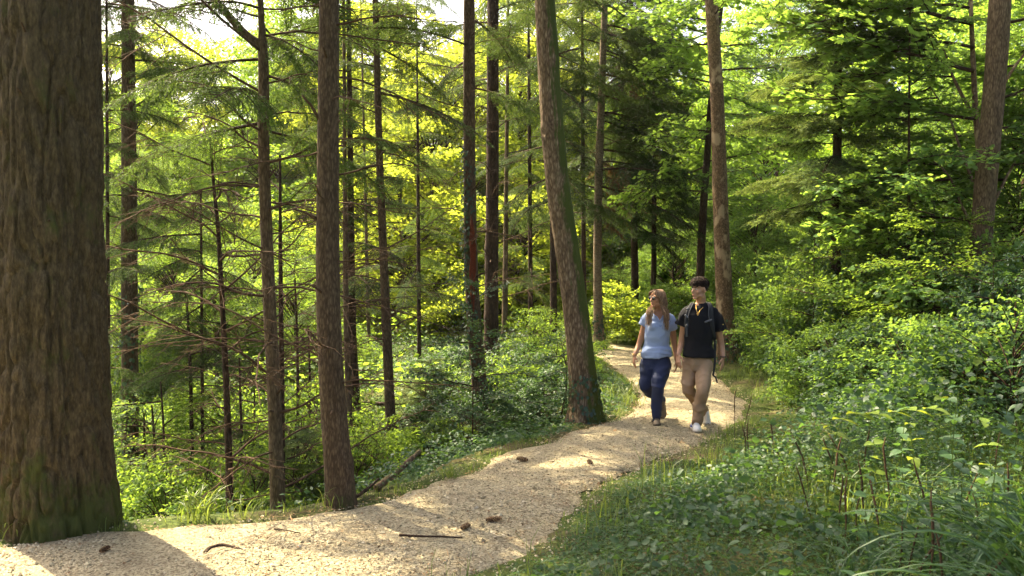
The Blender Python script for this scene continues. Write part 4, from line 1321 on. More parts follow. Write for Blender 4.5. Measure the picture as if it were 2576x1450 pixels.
sapling('young_maple', 'young maple with broad bright leaves between the fir and the right trunk', 2290, -60, 900, 11.6, MAPLES, 22, .8, 21, .03, .1, 'tree')
sapling('young_maple', 'young maple with broad leaves cut off by the right edge', 2600, -80, 900, 12.6, MAPLES, 24, .85, 22, .03, .1, 'tree')
sapling('fir_sapling', 'little fir sapling on the bright slope left of centre', 1085, 900, 1060, 13, FIR, 22, .42, 8, pitch=.0, cat='fir tree')
sapling('spruce_sapling', 'little spruce among the bushes behind the thick brown trunk', 745, 1060, 1300, 10, FIR, 24, .5, 9, pitch=.0, cat='fir tree')
sapling('hollow_fir', 'small feathery fir in the hollow right of the leafless pole', 610, 1050, 1310, 11, SPRUCE, 22, .5, 10, pitch=.0, cat='fir tree')


# ---------------------------------------------------------------- ivy on trunks
def ivy_on(tree, dense, z0, z1, n, size, seed, az=None, azs=1.5, spread=.05):
    g = np.random.default_rng(seed)
    Cn, A, N = [], [], []
    for k in range(n):
        z = z0 + (z1 - z0) * g.random()
        p, r = stem_at(dense, z)
        a = g.uniform(0, 6.28) if az is None else g.normal(az, azs)
        o_ = np.array([math.cos(a), math.sin(a), 0])
        Cn.append(np.array([p[0], p[1], z]) + o_ * (r * 1.1 + g.random() * spread))
        A.append(np.array([-o_[1], o_[0], 0]) * g.normal(0, .6) + np.array([0, 0, -1.0]) + o_ * .3)
        N.append(o_ + g.normal(0, .4, 3) + np.array([0, 0, .4]))
    V, F = leaves_geo(*LEAF6, np.array(Cn) - np.array(tree.location), np.array(A), np.array(N), size * g.uniform(.6, 1.2, n))
    return make('ivy', MB().add(V, F).mesh('ivy', M['ivy']), tree)


ivy_on(t11, s11, .0, .6, 240, .055, 1)
ivy_on(t2, s2, -1.2, 1.6, 500, .07, 2, spread=.12)
ivy_on(t9, s9, .3, 3.6, 420, .05, 3, az=-2.2, azs=.6, spread=.04)
ivy_on(t13, s13, .05, .9, 260, .07, 4, spread=.12)
ivy_on(t12, s12, .0, .8, 160, .06, 5)

# ---------------------------------------------------------------- bank plants with separate leaves
leaf_big = {}
for nm, mt in (('herb', M['herb']), ('bright', leaf_mat('leaf_bright', (.10, .17, .02), (.16, .22, .03), (.45, .52, .04), .45)), ('pale', leaf_mat('leaf_pale', (.04, .095, .036), (.08, .145, .055), (.2, .34, .07), .35, .5, .25))):
    g = np.random.default_rng(3)
    rows = []
    ys = np.linspace(0, 1, 8)
    wv = np.array([.03, .26, .36, .37, .32, .23, .12, .0])
    V = np.array([(sx * w_, y_, .12 * abs(sx) * w_ * 2 - .28 * y_ * y_) for y_, w_ in zip(ys, wv) for sx in (-1, 0, 1)])
    F = []
    for a in range(7):
        for b in range(2):
            i0 = a * 3 + b
            F.append((i0, i0 + 1, i0 + 4, i0 + 3))
    leaf_big[nm] = MB().add(V, np.array(F)).mesh('big_leaf', mt)


def leafy_plant(px, py, d, h, npair, ls, kind, label, group, seed, lean=(0, 0)):
    b = at(px, py, d)
    b[2] = gz(b[0], b[1]) - .01
    t = thing('leafy_plant', label, 'plant', b, group)
    g = np.random.default_rng(seed)
    tp = np.array([lean[0] + g.normal(0, .05), lean[1] + g.normal(0, .05), h])
    P = curve(np.array([(0, 0, 0), tp * .5 + np.array([g.normal(0, .03), g.normal(0, .03), .06 * h]), tp]), 16)
    make('stem', MB().tube(P, np.linspace(.0045, .002, 16), 6).mesh('plant_stem', M['grass']), t)
    for k in range(npair):
        f = .3 + .7 * k / max(1, npair - 1)
        q = P[min(15, int(f * 15))]
        a0 = k * 1.57 + g.normal(0, .3)
        for s in (0, math.pi):
            sc_ = .8 * ls * (1.15 - .5 * f) * g.uniform(.8, 1.2)
            make('leaf', leaf_big[kind], t, Vector(q), (g.normal(.1, .25), g.normal(0, .25), a0 + s), sc_)
    return t


PL = [(1890, 1400, 3.9, .34, 3, .13, 'herb'), (1985, 1340, 4.2, .42, 4, .13, 'herb'), (1800, 1380, 4.4, .30, 3, .12, 'pale'), (2060, 1420, 3.5, .40, 4, .13, 'herb'), (2150, 1380, 3.7, .46, 4, .13, 'pale'), (2260, 1420, 3.3, .42, 4, .13, 'herb'), (2360, 1390, 3.4, .46, 4, .12, 'herb'), (2120, 1250, 4.8, .48, 4, .13, 'herb'), (2220, 1240, 4.8, .55, 5, .14, 'pale'), (1700, 1430, 4.1, .26, 3, .11, 'bright'), (2010, 1210, 5.4, .42, 4, .13, 'herb'),
      (2330, 1230, 4.6, .60, 5, .14, 'herb'), (2430, 1200, 4.7, .65, 5, .14, 'herb'), (2510, 1120, 5.4, .72, 5, .15, 'bright'), (2400, 1060, 6.0, .75, 5, .15, 'herb'), (2300, 1090, 6.0, .62, 5, .14, 'bright'), (2190, 1120, 6.0, .55, 4, .14, 'bright'), (2080, 1110, 6.6, .45, 4, .13, 'herb'), (2460, 980, 7.0, .85, 6, .15, 'herb'), (2350, 990, 7.2, .8, 5, .15, 'bright'), (2560, 960, 6.6, .9, 6, .15, 'herb'), (1640, 1380, 4.9, .24, 3, .10, 'herb'), (1560, 1440, 4.6, .22, 3, .10, 'herb'), (2480, 1240, 4.2, .95, 6, .13, 'herb'), (2560, 1180, 4.4, 1.05, 7, .13, 'herb'), (2420, 1120, 5.2, 1.0, 6, .14, 'herb'), (2300, 1130, 5.5, .85, 6, .14, 'pale'), (2530, 1010, 6.0, 1.2, 7, .14, 'herb'), (2200, 1060, 6.6, .8, 6, .14, 'herb'), (2100, 1030, 7.2, .7, 5, .14, 'bright'), (2420, 900, 7.6, 1.2, 7, .15, 'bright'), (2250, 960, 7.6, 1.0, 6, .15, 'herb')]
wh = {'herb': 'mid green', 'bright': 'bright yellow green', 'pale': 'pale dusty green'}
for k, (x, y, d, h, n, ls, kd) in enumerate(PL):
    row = 'along the bottom edge' if d < 4.5 else ('in the middle of the right bank' if d < 5.9 else 'at the back of the right bank')
    same = sorted([q for q in PL if q[6] == kd and (q[2] < 4.5, q[2] < 5.9) == (d < 4.5, d < 5.9)])
    leafy_plant(x, y, d, h, n, ls, kd, ORD[same.index(PL[k])] + ' ' + wh[kd] + ' leafy plant from the left ' + row, 'broad leaved plants ' + row + ', ' + wh[kd], 700 + k, (random.uniform(-.08, .08), random.uniform(-.08, .05)))

# the arching stem with paired leaflets, sunlit look painted by brighter leaf colour
b = at(2075, 1090, 5.6); b[2] = gz(b[0], b[1])
t = thing('arching_sprig', 'sunlit arching sprig of paired yellow green leaflets above the right bank', 'plant', b)
tipp = at(2350, 1030, 5.2)
P = curve(np.array([b, at(2110, 1075, 5.5), at(2200, 1045, 5.4), at(2290, 1035, 5.3), tipp]), 26) - b
make('stem', MB().tube(P, np.linspace(.004, .002, 26), 6).mesh('sprig_stem', M['grass']), t)
for k in range(5, 26, 2):
    for sgn in (-1, 1):
        make('leaf', leaf_big['bright'], t, Vector(P[k]), (.1 * sgn, random.uniform(-.2, .2), -.9 + sgn * 1.15 + random.uniform(-.2, .2)), random.uniform(.085, .12))

# ---------------------------------------------------------------- sedge clumps: long arching blades
def blade_mesh(name, L, w, arch, seed, mat):
    g = np.random.default_rng(seed)
    n = 14
    s = np.linspace(0, 1, n)
    a = 1.45 - arch * s ** 1.3
    x = np.concatenate([[0], np.cumsum(np.cos(a[:-1]))]) * L / n
    z = np.concatenate([[0], np.cumsum(np.sin(a[:-1]))]) * L / n
    wd = w * np.minimum(1, 3.5 * s + .4) * np.clip((1 - s) * 3.0, 0.02, 1)
    V = np.array([(x[i], sx * wd[i], z[i] + abs(sx) * wd[i] * .7) for i in range(n) for sx in (-1, 0, 1)])
    F = [(i * 3 + b, i * 3 + b + 1, i * 3 + b + 4, i * 3 + b + 3) for i in range(n - 1) for b in range(2)]
    return MB().add(V, np.array(F)).mesh(name, mat)


SEDGE = [blade_mesh('sedge_blade', 1.0 + .1 * k, .0075 + .0008 * k, 1.5 + .28 * k, 80 + k, M['sedge']) for k in range(5)]
TUFT = [blade_mesh('tuft_blade', .30 + .04 * k, .0045, 1.2 + .4 * k, 90 + k, M['grass']) for k in range(3)]


def tussock(name, label, p_, n, meshes, s0, s1, seed, az=None, azs=1.0, group=None, spread=.1):
    t = thing(name, label, 'grass', (p_[0], p_[1], gz(p_[0], p_[1]) - .01), group)
    g = np.random.default_rng(seed)
    for k in range(n):
        a = g.uniform(0, 6.28) if az is None else g.normal(az, azs)
        make('blade', meshes[int(g.integers(len(meshes)))], t, (g.normal(0, spread), g.normal(0, spread), 0), (g.normal(0, .15), g.normal(0, .18), a), g.uniform(s0, s1))
    return t


tussock('sedge_clump', 'big dark sedge clump arching in from the bottom right corner', at(2660, 1430, 3.3), 60, SEDGE, .6, 1.0, 1, 3.0, .9)
tussock('sedge_clump', 'sedge clump with long bowed blades, further back at the right edge', at(2610, 1250, 4.3), 55, SEDGE, .6, 1.0, 2, 3.1, 1.0)
tussock('sedge_clump', 'thin sedge clump left of the two big ones on the right bank', at(2380, 1300, 4.4), 40, SEDGE, .45, .8, 3)
tussock('sedge_clump', 'low sedge clump near the middle of the right bank', at(2150, 1330, 4.5), 34, SEDGE, .35, .6, 4)
for k, (x, y, n, s) in enumerate([(505, 1318, 34, .9), (610, 1312, 18, .6), (1135, 1205, 30, .55), (1000, 1250, 16, .5), (1180, 1190, 16, .45), (830, 1290, 20, .55), (30, 1372, 22, .6), (1560, 1010, 40, .8), (1600, 990, 40, .8), (1590, 1020, 30, .7), (1380, 1130, 18, .5), (455, 1318, 14, .6)]):
    lab = ['tall lit grass tuft left of the crooked spruce on the path edge', 'small grass tuft at the foot of the leafless pole', 'bright grass tuft on the path edge below the fallen branch', 'thin grass tuft between fallen branch and path', 'small tuft right of the bright path edge tuft', 'grass tuft at the foot of the thick brown spruce', 'grass tuft at the lower left foot of the huge trunk', 'lush grass tuft right of the leaning trunk', 'lush grass tuft left of the woman', 'grass tuft nearest the path beside the woman', 'thin tuft on the verge below the leaning trunk', 'small tuft right of the ivy spruce'][k]
    tussock('grass_tuft', lab, on_ground(x, y), n, TUFT, s, s * 1.5, 30 + k, spread=.06 if k not in (7, 8, 9) else .16)

# ---------------------------------------------------------------- dead brown stalks
ST = [(1850, 985, 9.6), (1870, 1010, 9.4), (1872, 1095, 7.8), (1890, 1110, 7.7), (1955, 1075, 7.6), (2035, 1130, 6.4), (2042, 1170, 6.2), (2080, 1165, 6.0), (2100, 1130, 6.2), (2110, 1200, 5.4), (2122, 1260, 5.0), (2150, 1110, 6.2), (2178, 1080, 6.3), (2190, 1190, 5.3), (2215, 1270, 4.9), (2252, 1300, 4.5), (2275, 1290, 4.5), (2300, 1320, 4.3), (2335, 1330, 4.2), (2400, 1340, 4.0), (2450, 1340, 4.0), (2460, 1210, 4.8), (2540, 1180, 5.0), (2330, 1180, 5.2), (2250, 1150, 5.6), (2405, 1130, 5.4), (2505, 1050, 6.0), (2560, 900, 6.6), (2475, 920, 7.0), (1985, 1140, 6.8), (2165, 1240, 5.0), (2060, 1215, 5.6)]
stalk_me = []
for k in range(3):
    g = np.random.default_rng(810 + k)
    P = twig_line((0, 0, 0), (0, 0, 1), .5, 10, -.02, .09, g)
    stalk_me.append(MB().tube(P, np.array([.003, .003, .003, .003, .0035, .0055, .006, .006, .005, .002]), 6).mesh('dead_stalk', M['stalk']))
for k, (x, y, d) in enumerate(ST):
    b = at(x, y, d)
    o = make('dead_stalk', stalk_me[k % 3], None, (b[0], b[1], gz(b[0], b[1]) - .01), (random.uniform(-.12, .12), random.uniform(-.12, .12), random.uniform(0, 6.28)), random.uniform(.85, 1.35))
    lab = 'thin brown dead stalk at the path edge right of the young man' if k < 5 else ('thin brown dead stalk standing in the near right bank' if d < 5.3 else 'thin brown dead stalk standing in the rear of the right bank')
    tag(o, lab, 'stalk', 'dead stalks, ' + ('path edge' if k < 5 else ('near bank' if d < 5.3 else 'rear bank')))

# ---------------------------------------------------------------- things lying about
def stick(name, label, cat, pts, r, mat, sides=8, lift=0.0):
    P = np.array(pts, float)
    S = curve(P, 18)
    S = S + fbm(S * 6, 5)[:, None] * r * .4
    t0 = S[0].copy()
    o = make(name, MB().tube(S - t0, np.linspace(r, r * .55, 18) * (1 + .12 * vnoise(S * 25, 8)), sides).mesh(name, mat), None, t0)
    return tag(o, label, cat)


def gpt(px, py, lift=.0):
    q = on_ground(px, py)
    return np.array([q[0], q[1], max(gz(q[0], q[1]), -9) + lift])


stick('fallen_branch', 'grey fallen branch slanting up the ivy slope beside the path', 'branch', [gpt(945, 1240, .03), at(1000, 1187, gpt(945, 1240)[1] + .3), at(1058, 1133, gpt(945, 1240)[1] + .6)], .036, M['bark_grey'])
stick('fallen_branch', 'thin dark fallen branch running to the foot of the brown spruce', 'branch', [gpt(872, 1275, .03), at(908, 1242, gpt(872, 1275)[1] + .15), at(952, 1206, gpt(872, 1275)[1] + .4)], .018, M['bark_dark'])
stick('fallen_pole', 'thin dead pole lying level across the bright gap behind the slope spruce', 'branch', [at(850, 1018, 13.5), at(1010, 1014, 13.2), at(1190, 1012, 12.8)], .035, M['bark_dark'])
pz = lambda q, l: np.array([q[0], q[1], .03 + l])
stick('path_stick', 'dark broken stick lying on the gravel near the bottom centre', 'stick', [pz(gpt(1005, 1380), .02), pz(gpt(1080, 1386), .025), pz(gpt(1165, 1384), .02)], .010, M['bark_dark'])
stick('path_stick', 'fine twig lying on the gravel left of the broken stick', 'stick', [pz(gpt(690, 1363), .015), pz(gpt(720, 1366), .02), pz(gpt(755, 1375), .015)], .007, M['bark_dark'])
stick('path_root', 'gnarled dark root curling out of the gravel at the bottom left', 'root', [pz(gpt(513, 1425), .0), pz(gpt(530, 1412), .012), pz(gpt(560, 1404), .018), pz(gpt(595, 1411), .010), pz(gpt(618, 1416), -.005)], .017, M['bark_dark'])


def cone(px, py, label, s=1.0):
    q = gpt(px, py)
    g = np.random.default_rng(px)
    t = thing('pine_cone', label, 'cone', (q[0], q[1], .05), None, g.uniform(0, 6.28))
    L = .11 * s
    x = np.linspace(0, L, 9)
    core = MB().tube(np.stack([x, 0 * x, 0 * x], 1), np.array([.4, .8, 1, 1, .95, .85, .65, .4, .1]) * .016 * s, 8)
    make('core', core.mesh('cone_core', M['bark_dark']), t)
    C_, A_, N_ = [], [], []
    for k in range(90):
        f = k / 90
        a = k * 2.399
        rr = (.018 * math.sin(math.pi * (.12 + .8 * f))) * s
        o_ = np.array([0, math.cos(a), math.sin(a)])
        C_.append(np.array([f * L, 0, 0]) + o_ * rr * .7)
        A_.append(o_ * .9 + np.array([.6, 0, 0]))
        N_.append(np.array([1.0, 0, 0]))
    V, F = leaves_geo(*LEAF2, np.array(C_), np.array(A_), np.array(N_), np.full(90, .018 * s))
    make('scales', MB().add(V, F).mesh('cone_scales', M['dry']), t)


cone(1488, 1190, 'brown cone lying on the sunlit gravel in front of the couple')
cone(1328, 1180, 'flattened brown cone on the gravel near the left path edge', 1.1)
cone(1222, 1340, 'dark cone at the near edge of the gravel, upper of two', 1.1)
cone(1160, 1358, 'dark cone lying just above the broken stick', .9)
cone(278, 1412, 'small dark cone on the gravel in front of the huge trunk', .8)


def dry_leaf(px, py, label, s):
    q = gpt(px, py)
    V = leaf_big['herb'].copy()
    V.materials.clear()
    V.materials.append(M['dry'])
    o = make('dry_leaf', V, None, (q[0], q[1], .055), (random.uniform(-.4, .4), random.uniform(.1, .5), random.uniform(0, 6.28)), s)
    tag(o, label, 'leaf')


dry_leaf(1662, 1106, 'curled rusty leaf on the gravel just below the couple', .09)
dry_leaf(1545, 1100, 'small dry leaf on the gravel left of the woman shoe', .06)
dry_leaf(1635, 1155, 'small dry leaf by the right path edge below the couple', .06)
dry_leaf(1380, 1128, 'dry brown leaf on the left path edge', .07)

# the sunlit heap of dead brush down the slope
b = on_ground(1035, 1085)
b[2] = gz(b[0], b[1])
t = thing('brush_heap', 'sunlit heap of pale dead brushwood on the slope left of centre', 'brush pile', b)
g = np.random.default_rng(77)
for k in range(46):
    make('dead_branch', DEAD[k % 5], t, (g.normal(0, .45), g.normal(0, .3), g.uniform(.0, .35)), (g.normal(0, .6), g.normal(.15, .25), g.uniform(0, 6.28)), g.uniform(.35, .8))

# bits of leaf and needle blown onto the path
g = np.random.default_rng(123)
n = 26000
X, Y = g.uniform(-4.4, 3.6, n), g.uniform(4.9, 16, n)
dl, dr, ins = path_info(X, Y)
k = ins & (g.random(n) < .07 + .9 * np.exp(-np.minimum(dl, dr) / .16) + .25 * (nz2(X, Y, 1.4, 44) > .35))
X, Y = X[k], Y[k]
n = len(X)
th = g.uniform(0, 6.28, n)
V, F = leaves_geo(*LEAF2, np.stack([X, Y, z_path(X, Y) + .018], 1), np.stack([np.cos(th), np.sin(th), g.normal(0, .25, n)], 1), np.tile([0, 0, 1.0], (n, 1)) + g.normal(0, .4, (n, 3)), g.uniform(.008, .03, n))
n2 = n // 2
TN = np.array([[-.03, 0, 0], [.03, 0, 0], [.02, 1, 0], [-.02, 1, 0]])
V2, F2 = leaves_geo(TN, np.array([[0, 1, 2, 3]]), np.stack([X + g.normal(0, .05, n), Y + g.normal(0, .05, n), z_path(X, Y) + .020], 1)[:n2], np.stack([np.cos(th * 3), np.sin(th * 3), g.normal(0, .12, n)], 1)[:n2], np.tile([0, 0, 1.0], (n2, 1)), g.uniform(.03, .11, n2))
o = make('path_litter', MB().add(V, F).add(V2, F2).mesh('path_litter', M['dry']))
tag(o, 'scattered brown leaf bits and needles lying on the gravel', 'litter', kind='stuff')

# ---------------------------------------------------------------- thin summer haze under the trees
V = np.array([(sx * 750.0, sy * 400.0 + 320, z) for z in (-14.0, 32.0) for sx, sy in ((-1, -1), (1, -1), (1, 1), (-1, 1))])
F = np.array([(0, 3, 2, 1), (4, 5, 6, 7), (0, 1, 5, 4), (1, 2, 6, 5), (2, 3, 7, 6), (3, 0, 4, 7)])
m, nt, out = new_mat('haze')
pv = nd(nt, 'ShaderNodeVolumePrincipled')
pv.inputs['Color'].default_value = (.95, .95, .90, 1)
pv.inputs['Density'].default_value = .0003
pv.inputs['Anisotropy'].default_value = .5
nt.links.new(pv.outputs[0], out.inputs['Volume'])
o = make('haze', MB().add(V, F).mesh('haze', m, False))
tag(o, 'thin warm summer haze hanging in the air between the trees', 'haze', kind='stuff')

# ================================================================ the two walkers
def ellipsoid(mb, c, rad, axes=None, n=16, m=0):
    th = np.linspace(0, math.pi, n // 2 + 1)[1:-1]
    ph = np.linspace(0, 2 * math.pi, n, endpoint=False)
    S = np.stack([np.sin(th)[:, None] * np.cos(ph), np.sin(th)[:, None] * np.sin(ph), np.cos(th)[:, None] + 0 * ph], -1).reshape(-1, 3)
    V = np.vstack([S, [[0, 0, 1], [0, 0, -1]]]) * np.asarray(rad)
    if axes is not None:
        V = V @ np.asarray(axes)
    k = len(th)
    b = mb.n
    F = []
    i = (np.arange(k - 1)[:, None] * n + np.arange(n)[None])
    j = (np.arange(k - 1)[:, None] * n + (np.arange(n)[None] + 1) % n)
    F4 = np.stack([i, i + n, j + n, j], -1).reshape(-1, 4)
    mb.add(V + np.asarray(c), F4, m)
    a = np.arange(n)
    a2 = (a + 1) % n
    mb.F3.append(np.stack([np.full(n, b + k * n), b + a, b + a2], 1).astype(np.int32))
    mb.F3.append(np.stack([np.full(n, b + k * n + 1), b + (k - 1) * n + a2, b + (k - 1) * n + a], 1).astype(np.int32))
    mb.M3 += [np.full(n, m, np.int32)] * 2


def limb(mb, pts, rad, n=22, sides=18, m=0, ends=(0, -1)):
    """a tapering limb through pts; rad rows are one radius or (across, deep)"""
    rad = np.asarray(rad, float)
    if rad.ndim == 1:
        rad = np.stack([rad, rad], 1)
    S = curve(np.column_stack([np.asarray(pts, float), rad]), n)
    mb.tube(S[:, :3], S[:, 3:5], sides, m)
    for e in ends:
        ellipsoid(mb, S[e, :3], (S[e, 3], S[e, 4], min(S[e, 3], S[e, 4])), None, 12, m)


def remeshed(mb, voxel, it, mat, fn=None, name='body', keep=None):
    """weld overlapping solids into one continuous skin"""
    me = mb.mesh(name + '_raw', mat)
    o = bpy.data.objects.new('tmp', me)
    C.objects.link(o)
    r = o.modifiers.new('r', 'REMESH')
    r.mode = 'VOXEL'
    r.voxel_size = voxel
    r.use_smooth_shade = True
    s = o.modifiers.new('s', 'SMOOTH')
    s.factor = .5
    s.iterations = it
    dg = bpy.context.evaluated_depsgraph_get()
    res = bpy.data.meshes.new_from_object(o.evaluated_get(dg))
    bpy.data.objects.remove(o)
    bpy.data.meshes.remove(me)
    n = len(res.vertices)
    co = np.empty(n * 3, np.float32)
    res.vertices.foreach_get('co', co)
    co = co.reshape(-1, 3)
    no = np.empty(n * 3, np.float32)
    res.vertices.foreach_get('normal', no)
    no = no.reshape(-1, 3)
    if fn is not None:
        co = co + no * fn(co.astype(float), no.astype(float))[:, None]
    q = np.empty(len(res.loops), np.int32)
    res.loops.foreach_get('vertex_index', q)
    q = q.reshape(-1, 4) if len(q) == 4 * len(res.polygons) else None
    if keep is not None and q is not None:
        cen = co[q].mean(1)
        q = q[keep(cen, no[q].mean(1))]
    out = MB().add(co, q).mesh(name, mat) if q is not None else res
    return out


def hand(mb, wrist, tip, normal, thumb_side, s=1.0, curl=.5):
    """palm, four unequal bent fingers, and a thumb leaving the side of the palm"""
    d = norm(np.asarray(tip, float) - wrist)
    nrm = norm(np.asarray(normal, float) - d * np.dot(normal, d))
    sd = np.cross(d, nrm) * thumb_side
    L = .092 * s
    P = np.array([wrist, wrist + d * L * .45, wrist + d * L])
    S = curve(P, 8)
    for k in range(8):
        f = k / 7
        ellipsoid(mb, S[k], (.027 * s + .013 * s * math.sin(f * 2.2), .0135 * s, .014 * s), np.stack([sd, nrm, d]), 12)
    for i, (off, l) in enumerate([(.031, .070), (.0105, .080), (-.0105, .074), (-.031, .058)]):
        b = wrist + d * L * (.97 - .06 * abs(i - 1)) + sd * off * s
        c1 = curl * (.7 + .18 * i)
        pts = [b]
        dv = d + sd * off * 2.0
        for seg, ang in zip((.45, .32, .23), (c1 * .5, c1, c1 * 1.3)):
            v = norm(dv) * math.cos(ang) - nrm * math.sin(ang)
            pts.append(pts[-1] + v * l * s * seg * 1.05)
        Q = curve(np.array(pts), 9)
        mb.tube(Q, np.linspace(.0088, .0072, 9) * s, 8)
        ellipsoid(mb, Q[-1], (.0072 * s,) * 3, None, 8)
    b = wrist + d * L * .28 + sd * .026 * s
    pts = [b, b + (sd * .7 + d * .6 - nrm * .25) * .034 * s, b + (sd * .75 + d * 1.3 - nrm * .5) * .046 * s]
    Q = curve(np.array(pts), 9)
    mb.tube(Q, np.linspace(.0115, .0082, 9) * s, 8)
    ellipsoid(mb, Q[-1], (.0082 * s,) * 3, None, 8)


def head_axes(az, tilt=0.0):
    F = np.array([math.cos(tilt) * math.sin(az), -math.cos(tilt) * math.cos(az), math.sin(tilt)])
    S = norm(np.cross([0, 0, 1.0], F))
    U = np.cross(F, S)
    return F, S, U


def head(mb, c, ax, s=1.0, fem=False):
    F, S, U = ax
    A = np.stack([F, S, U])
    H = lambda f, q, u: c + (F * f + S * q + U * u) * s
    E = lambda f, q, u, r: ellipsoid(mb, H(f, q, u), np.array(r) * s, A, 20)
    E(-.012, 0, .036, (.098, .077, .084))
    E(.030, 0, -.012, (.062, .064, .085))
    E(.034, 0, -.055, (.054, .052, .052))
    E(.070, 0, -.098, (.020, .024 if not fem else .019, .018))
    for q in (-1, 1):
        E(.052, q * .042, -.020, (.030, .022, .026))
        E(.010, q * .050, -.062, (.040, .016, .028))
        E(-.012, q * .079, -.004, (.019, .007, .031))
        E(-.006, q * .083, .012, (.013, .006, .014))
        E(.078, q * .030, .033, (.014, .026, .009))
        E(.105, q * .010, -.030, (.011, .009, .008))
    mb.tube(np.array([H(.086, 0, .030), H(.098, 0, .005), H(.113, 0, -.016), H(.117, 0, -.024), H(.106, 0, -.034)]), np.array([.009, .010, .012, .012, .009]) * s, 10)
    E(.088, 0, -.048, (.010, .020, .011))
    E(.093, 0, -.055, (.010, .022, .006))
    E(.091, 0, -.066, (.011, .019, .007))
    return H


def face_bits(person, H, ax, s, brow, iris=(.05, .025, .012), eyes=True):
    F, S, U = ax
    A = np.stack([F, S, U])
    o0 = np.array(person.location)
    if eyes:
        for q in (-1, 1):
            mb = MB()
            ellipsoid(mb, H(.079, q * .031, .012), np.array([.013, .015, .0062]) * s, A, 14)
            e = make('eye', mb.mesh('eye', M['eye_white']), person)
            mb = MB()
            ellipsoid(mb, H(.0905, q * .0315, .012), np.array([.003, .006, .0055]) * s, A, 12)
            make('iris', mb.mesh('iris', M['eye_dark']), e)
    for q in (-1, 1):
        mb = MB().tube(curve(np.array([H(.094, q * .012, .030), H(.091, q * .032, .037), H(.076, q * .050, .030)]), 8), np.array([.004, .0055, .006, .006, .0055, .005, .004, .002]) * s, 6)
        make('eyebrow', mb.mesh('eyebrow', brow), person)
    mb = MB()
    mb.tube(curve(np.array([H(.088, -.021, -.060), H(.1025, 0, -.0595), H(.088, .021, -.060)]), 9), np.array([.001, .003, .004, .0045, .0045, .0045, .004, .003, .001]) * s, 6)
    make('lips', mb.mesh('lips', M['lip']), person)


def shoe_mesh(name, L, w, h, mats):
    """a lace-up shoe, toe along +X, heel at 0: slot 0 sole, 1 upper, 2 laces, 3 side mark"""
    mb = MB()
    n, k = 16, 16
    xs = np.linspace(0, 1, n)
    half = w * np.interp(xs, [0, .1, .3, .45, .7, .85, .95, 1], [.55, .78, .80, .80, 1.0, .92, .65, .25])
    cen = .012 * np.sin(xs * 3.1)
    th = np.linspace(0, 2 * math.pi, k, endpoint=False)
    # sole
    for z0, z1, g_ in ((0, .030, 1.0),):
        V = []
        for sgn in (0, 1):
            for i in range(n):
                V.append((xs[i] * L - .0, cen[i] + half[i] * g_, (z0, z1)[sgn] + .010 * max(0, xs[i] - .75) * 3))
                V.append((xs[i] * L - .0, cen[i] - half[i] * g_, (z0, z1)[sgn] + .010 * max(0, xs[i] - .75) * 3))
        V = np.array(V)
        F = []
        for i in range(n - 1):
            a, b = 2 * i, 2 * i + 2
            o_ = 2 * n
            F += [(a, a + 1, b + 1, b), (o_ + a, o_ + b, o_ + b + 1, o_ + a + 1), (a, b, o_ + b, o_ + a), (a + 1, o_ + a + 1, o_ + b + 1, b + 1)]
        F += [(0, 2 * n, 2 * n + 1, 1), (2 * n - 2, 2 * n - 1, 4 * n - 1, 4 * n - 2)]
        mb.add(V, np.array(F), 0)
    top = h * np.interp(xs, [0, .05, .15, .3, .42, .6, .8, .93, 1], [.75, .95, 1.0, .98, .86, .62, .46, .34, .18])
    V = []
    for i in range(n):
        for t_ in th:
            c_, s_ = math.cos(t_), math.sin(t_)
            V.append((xs[i] * L * .985 + .002, cen[i] + half[i] * .95 * np.sign(c_) * abs(c_) ** .7 * (1 - .28 * max(0, s_) * (top[i] / h)), .024 + max(0, s_) ** .8 * (top[i] - .0)))
    i = np.arange(n - 1)[:, None] * k
    j = np.arange(k)[None]
    j2 = (j + 1) % k
    mb.add(np.array(V), np.stack([i + j, i + j2, i + k + j2, i + k + j], -1).reshape(-1, 4), 1)
    for q in range(5):
        f = .36 + .075 * q
        zt = .024 + float(np.interp(f, xs, top)) + .002
        hw = float(np.interp(f, xs, half)) * .42
        mb.tube(np.array([(f * L, -hw, zt - .010), (f * L + .006, 0, zt), (f * L + .012, hw, zt - .010)]), .0035, 5, 2)
    for sgn in (-1, 1):
        P = curve(np.array([(.28 * L, sgn * w * .82, .050), (.42 * L, sgn * w * .86, .040), (.60 * L, sgn * w * .93, .052), (.20 * L, sgn * w * .80, .080)]), 14)
        mb.tube(P[:11], np.stack([np.full(11, .003), np.linspace(.011, .004, 11)], 1), 6, 3)
    return mb.mesh(name, mats)


M['skin_tan'] = plain_mat('skin_tan', (.40, .20, .108), .5, .3, .10, 30)
M['skin_light'] = plain_mat('skin_light', (.42, .225, .13), .5, .3, .08, 30)
M['lip'] = plain_mat('lip', (.36, .11, .08), .5, .4, .1, 30)
M['eye_white'] = plain_mat('eye_white', (.42, .38, .35), .3, .5, .03)
M['eye_dark'] = plain_mat('eye_dark', (.022, .012, .008), .2, .6, .05)
M['shirt_blue'] = plain_mat('shirt_blue', (.30, .375, .55), .8, .15, .06, 60, .12)
M['shirt_black'] = plain_mat('shirt_black', (.010, .010, .012), .85, .15, .15, 50, .12)
M['navy'] = plain_mat('navy', (.020, .028, .065), .75, .25, .12, 40, .15)
M['khaki'] = plain_mat('khaki', (.33, .215, .125), .8, .2, .10, 40, .15)
M['strap'] = plain_mat('strap', (.018, .019, .021), .7, .3, .2, 60)
M['strap_edge'] = plain_mat('strap_edge', (.055, .057, .06), .7, .3, .15, 60)
M['buckle'] = plain_mat('buckle', (.10, .105, .115), .45, .5, .1)
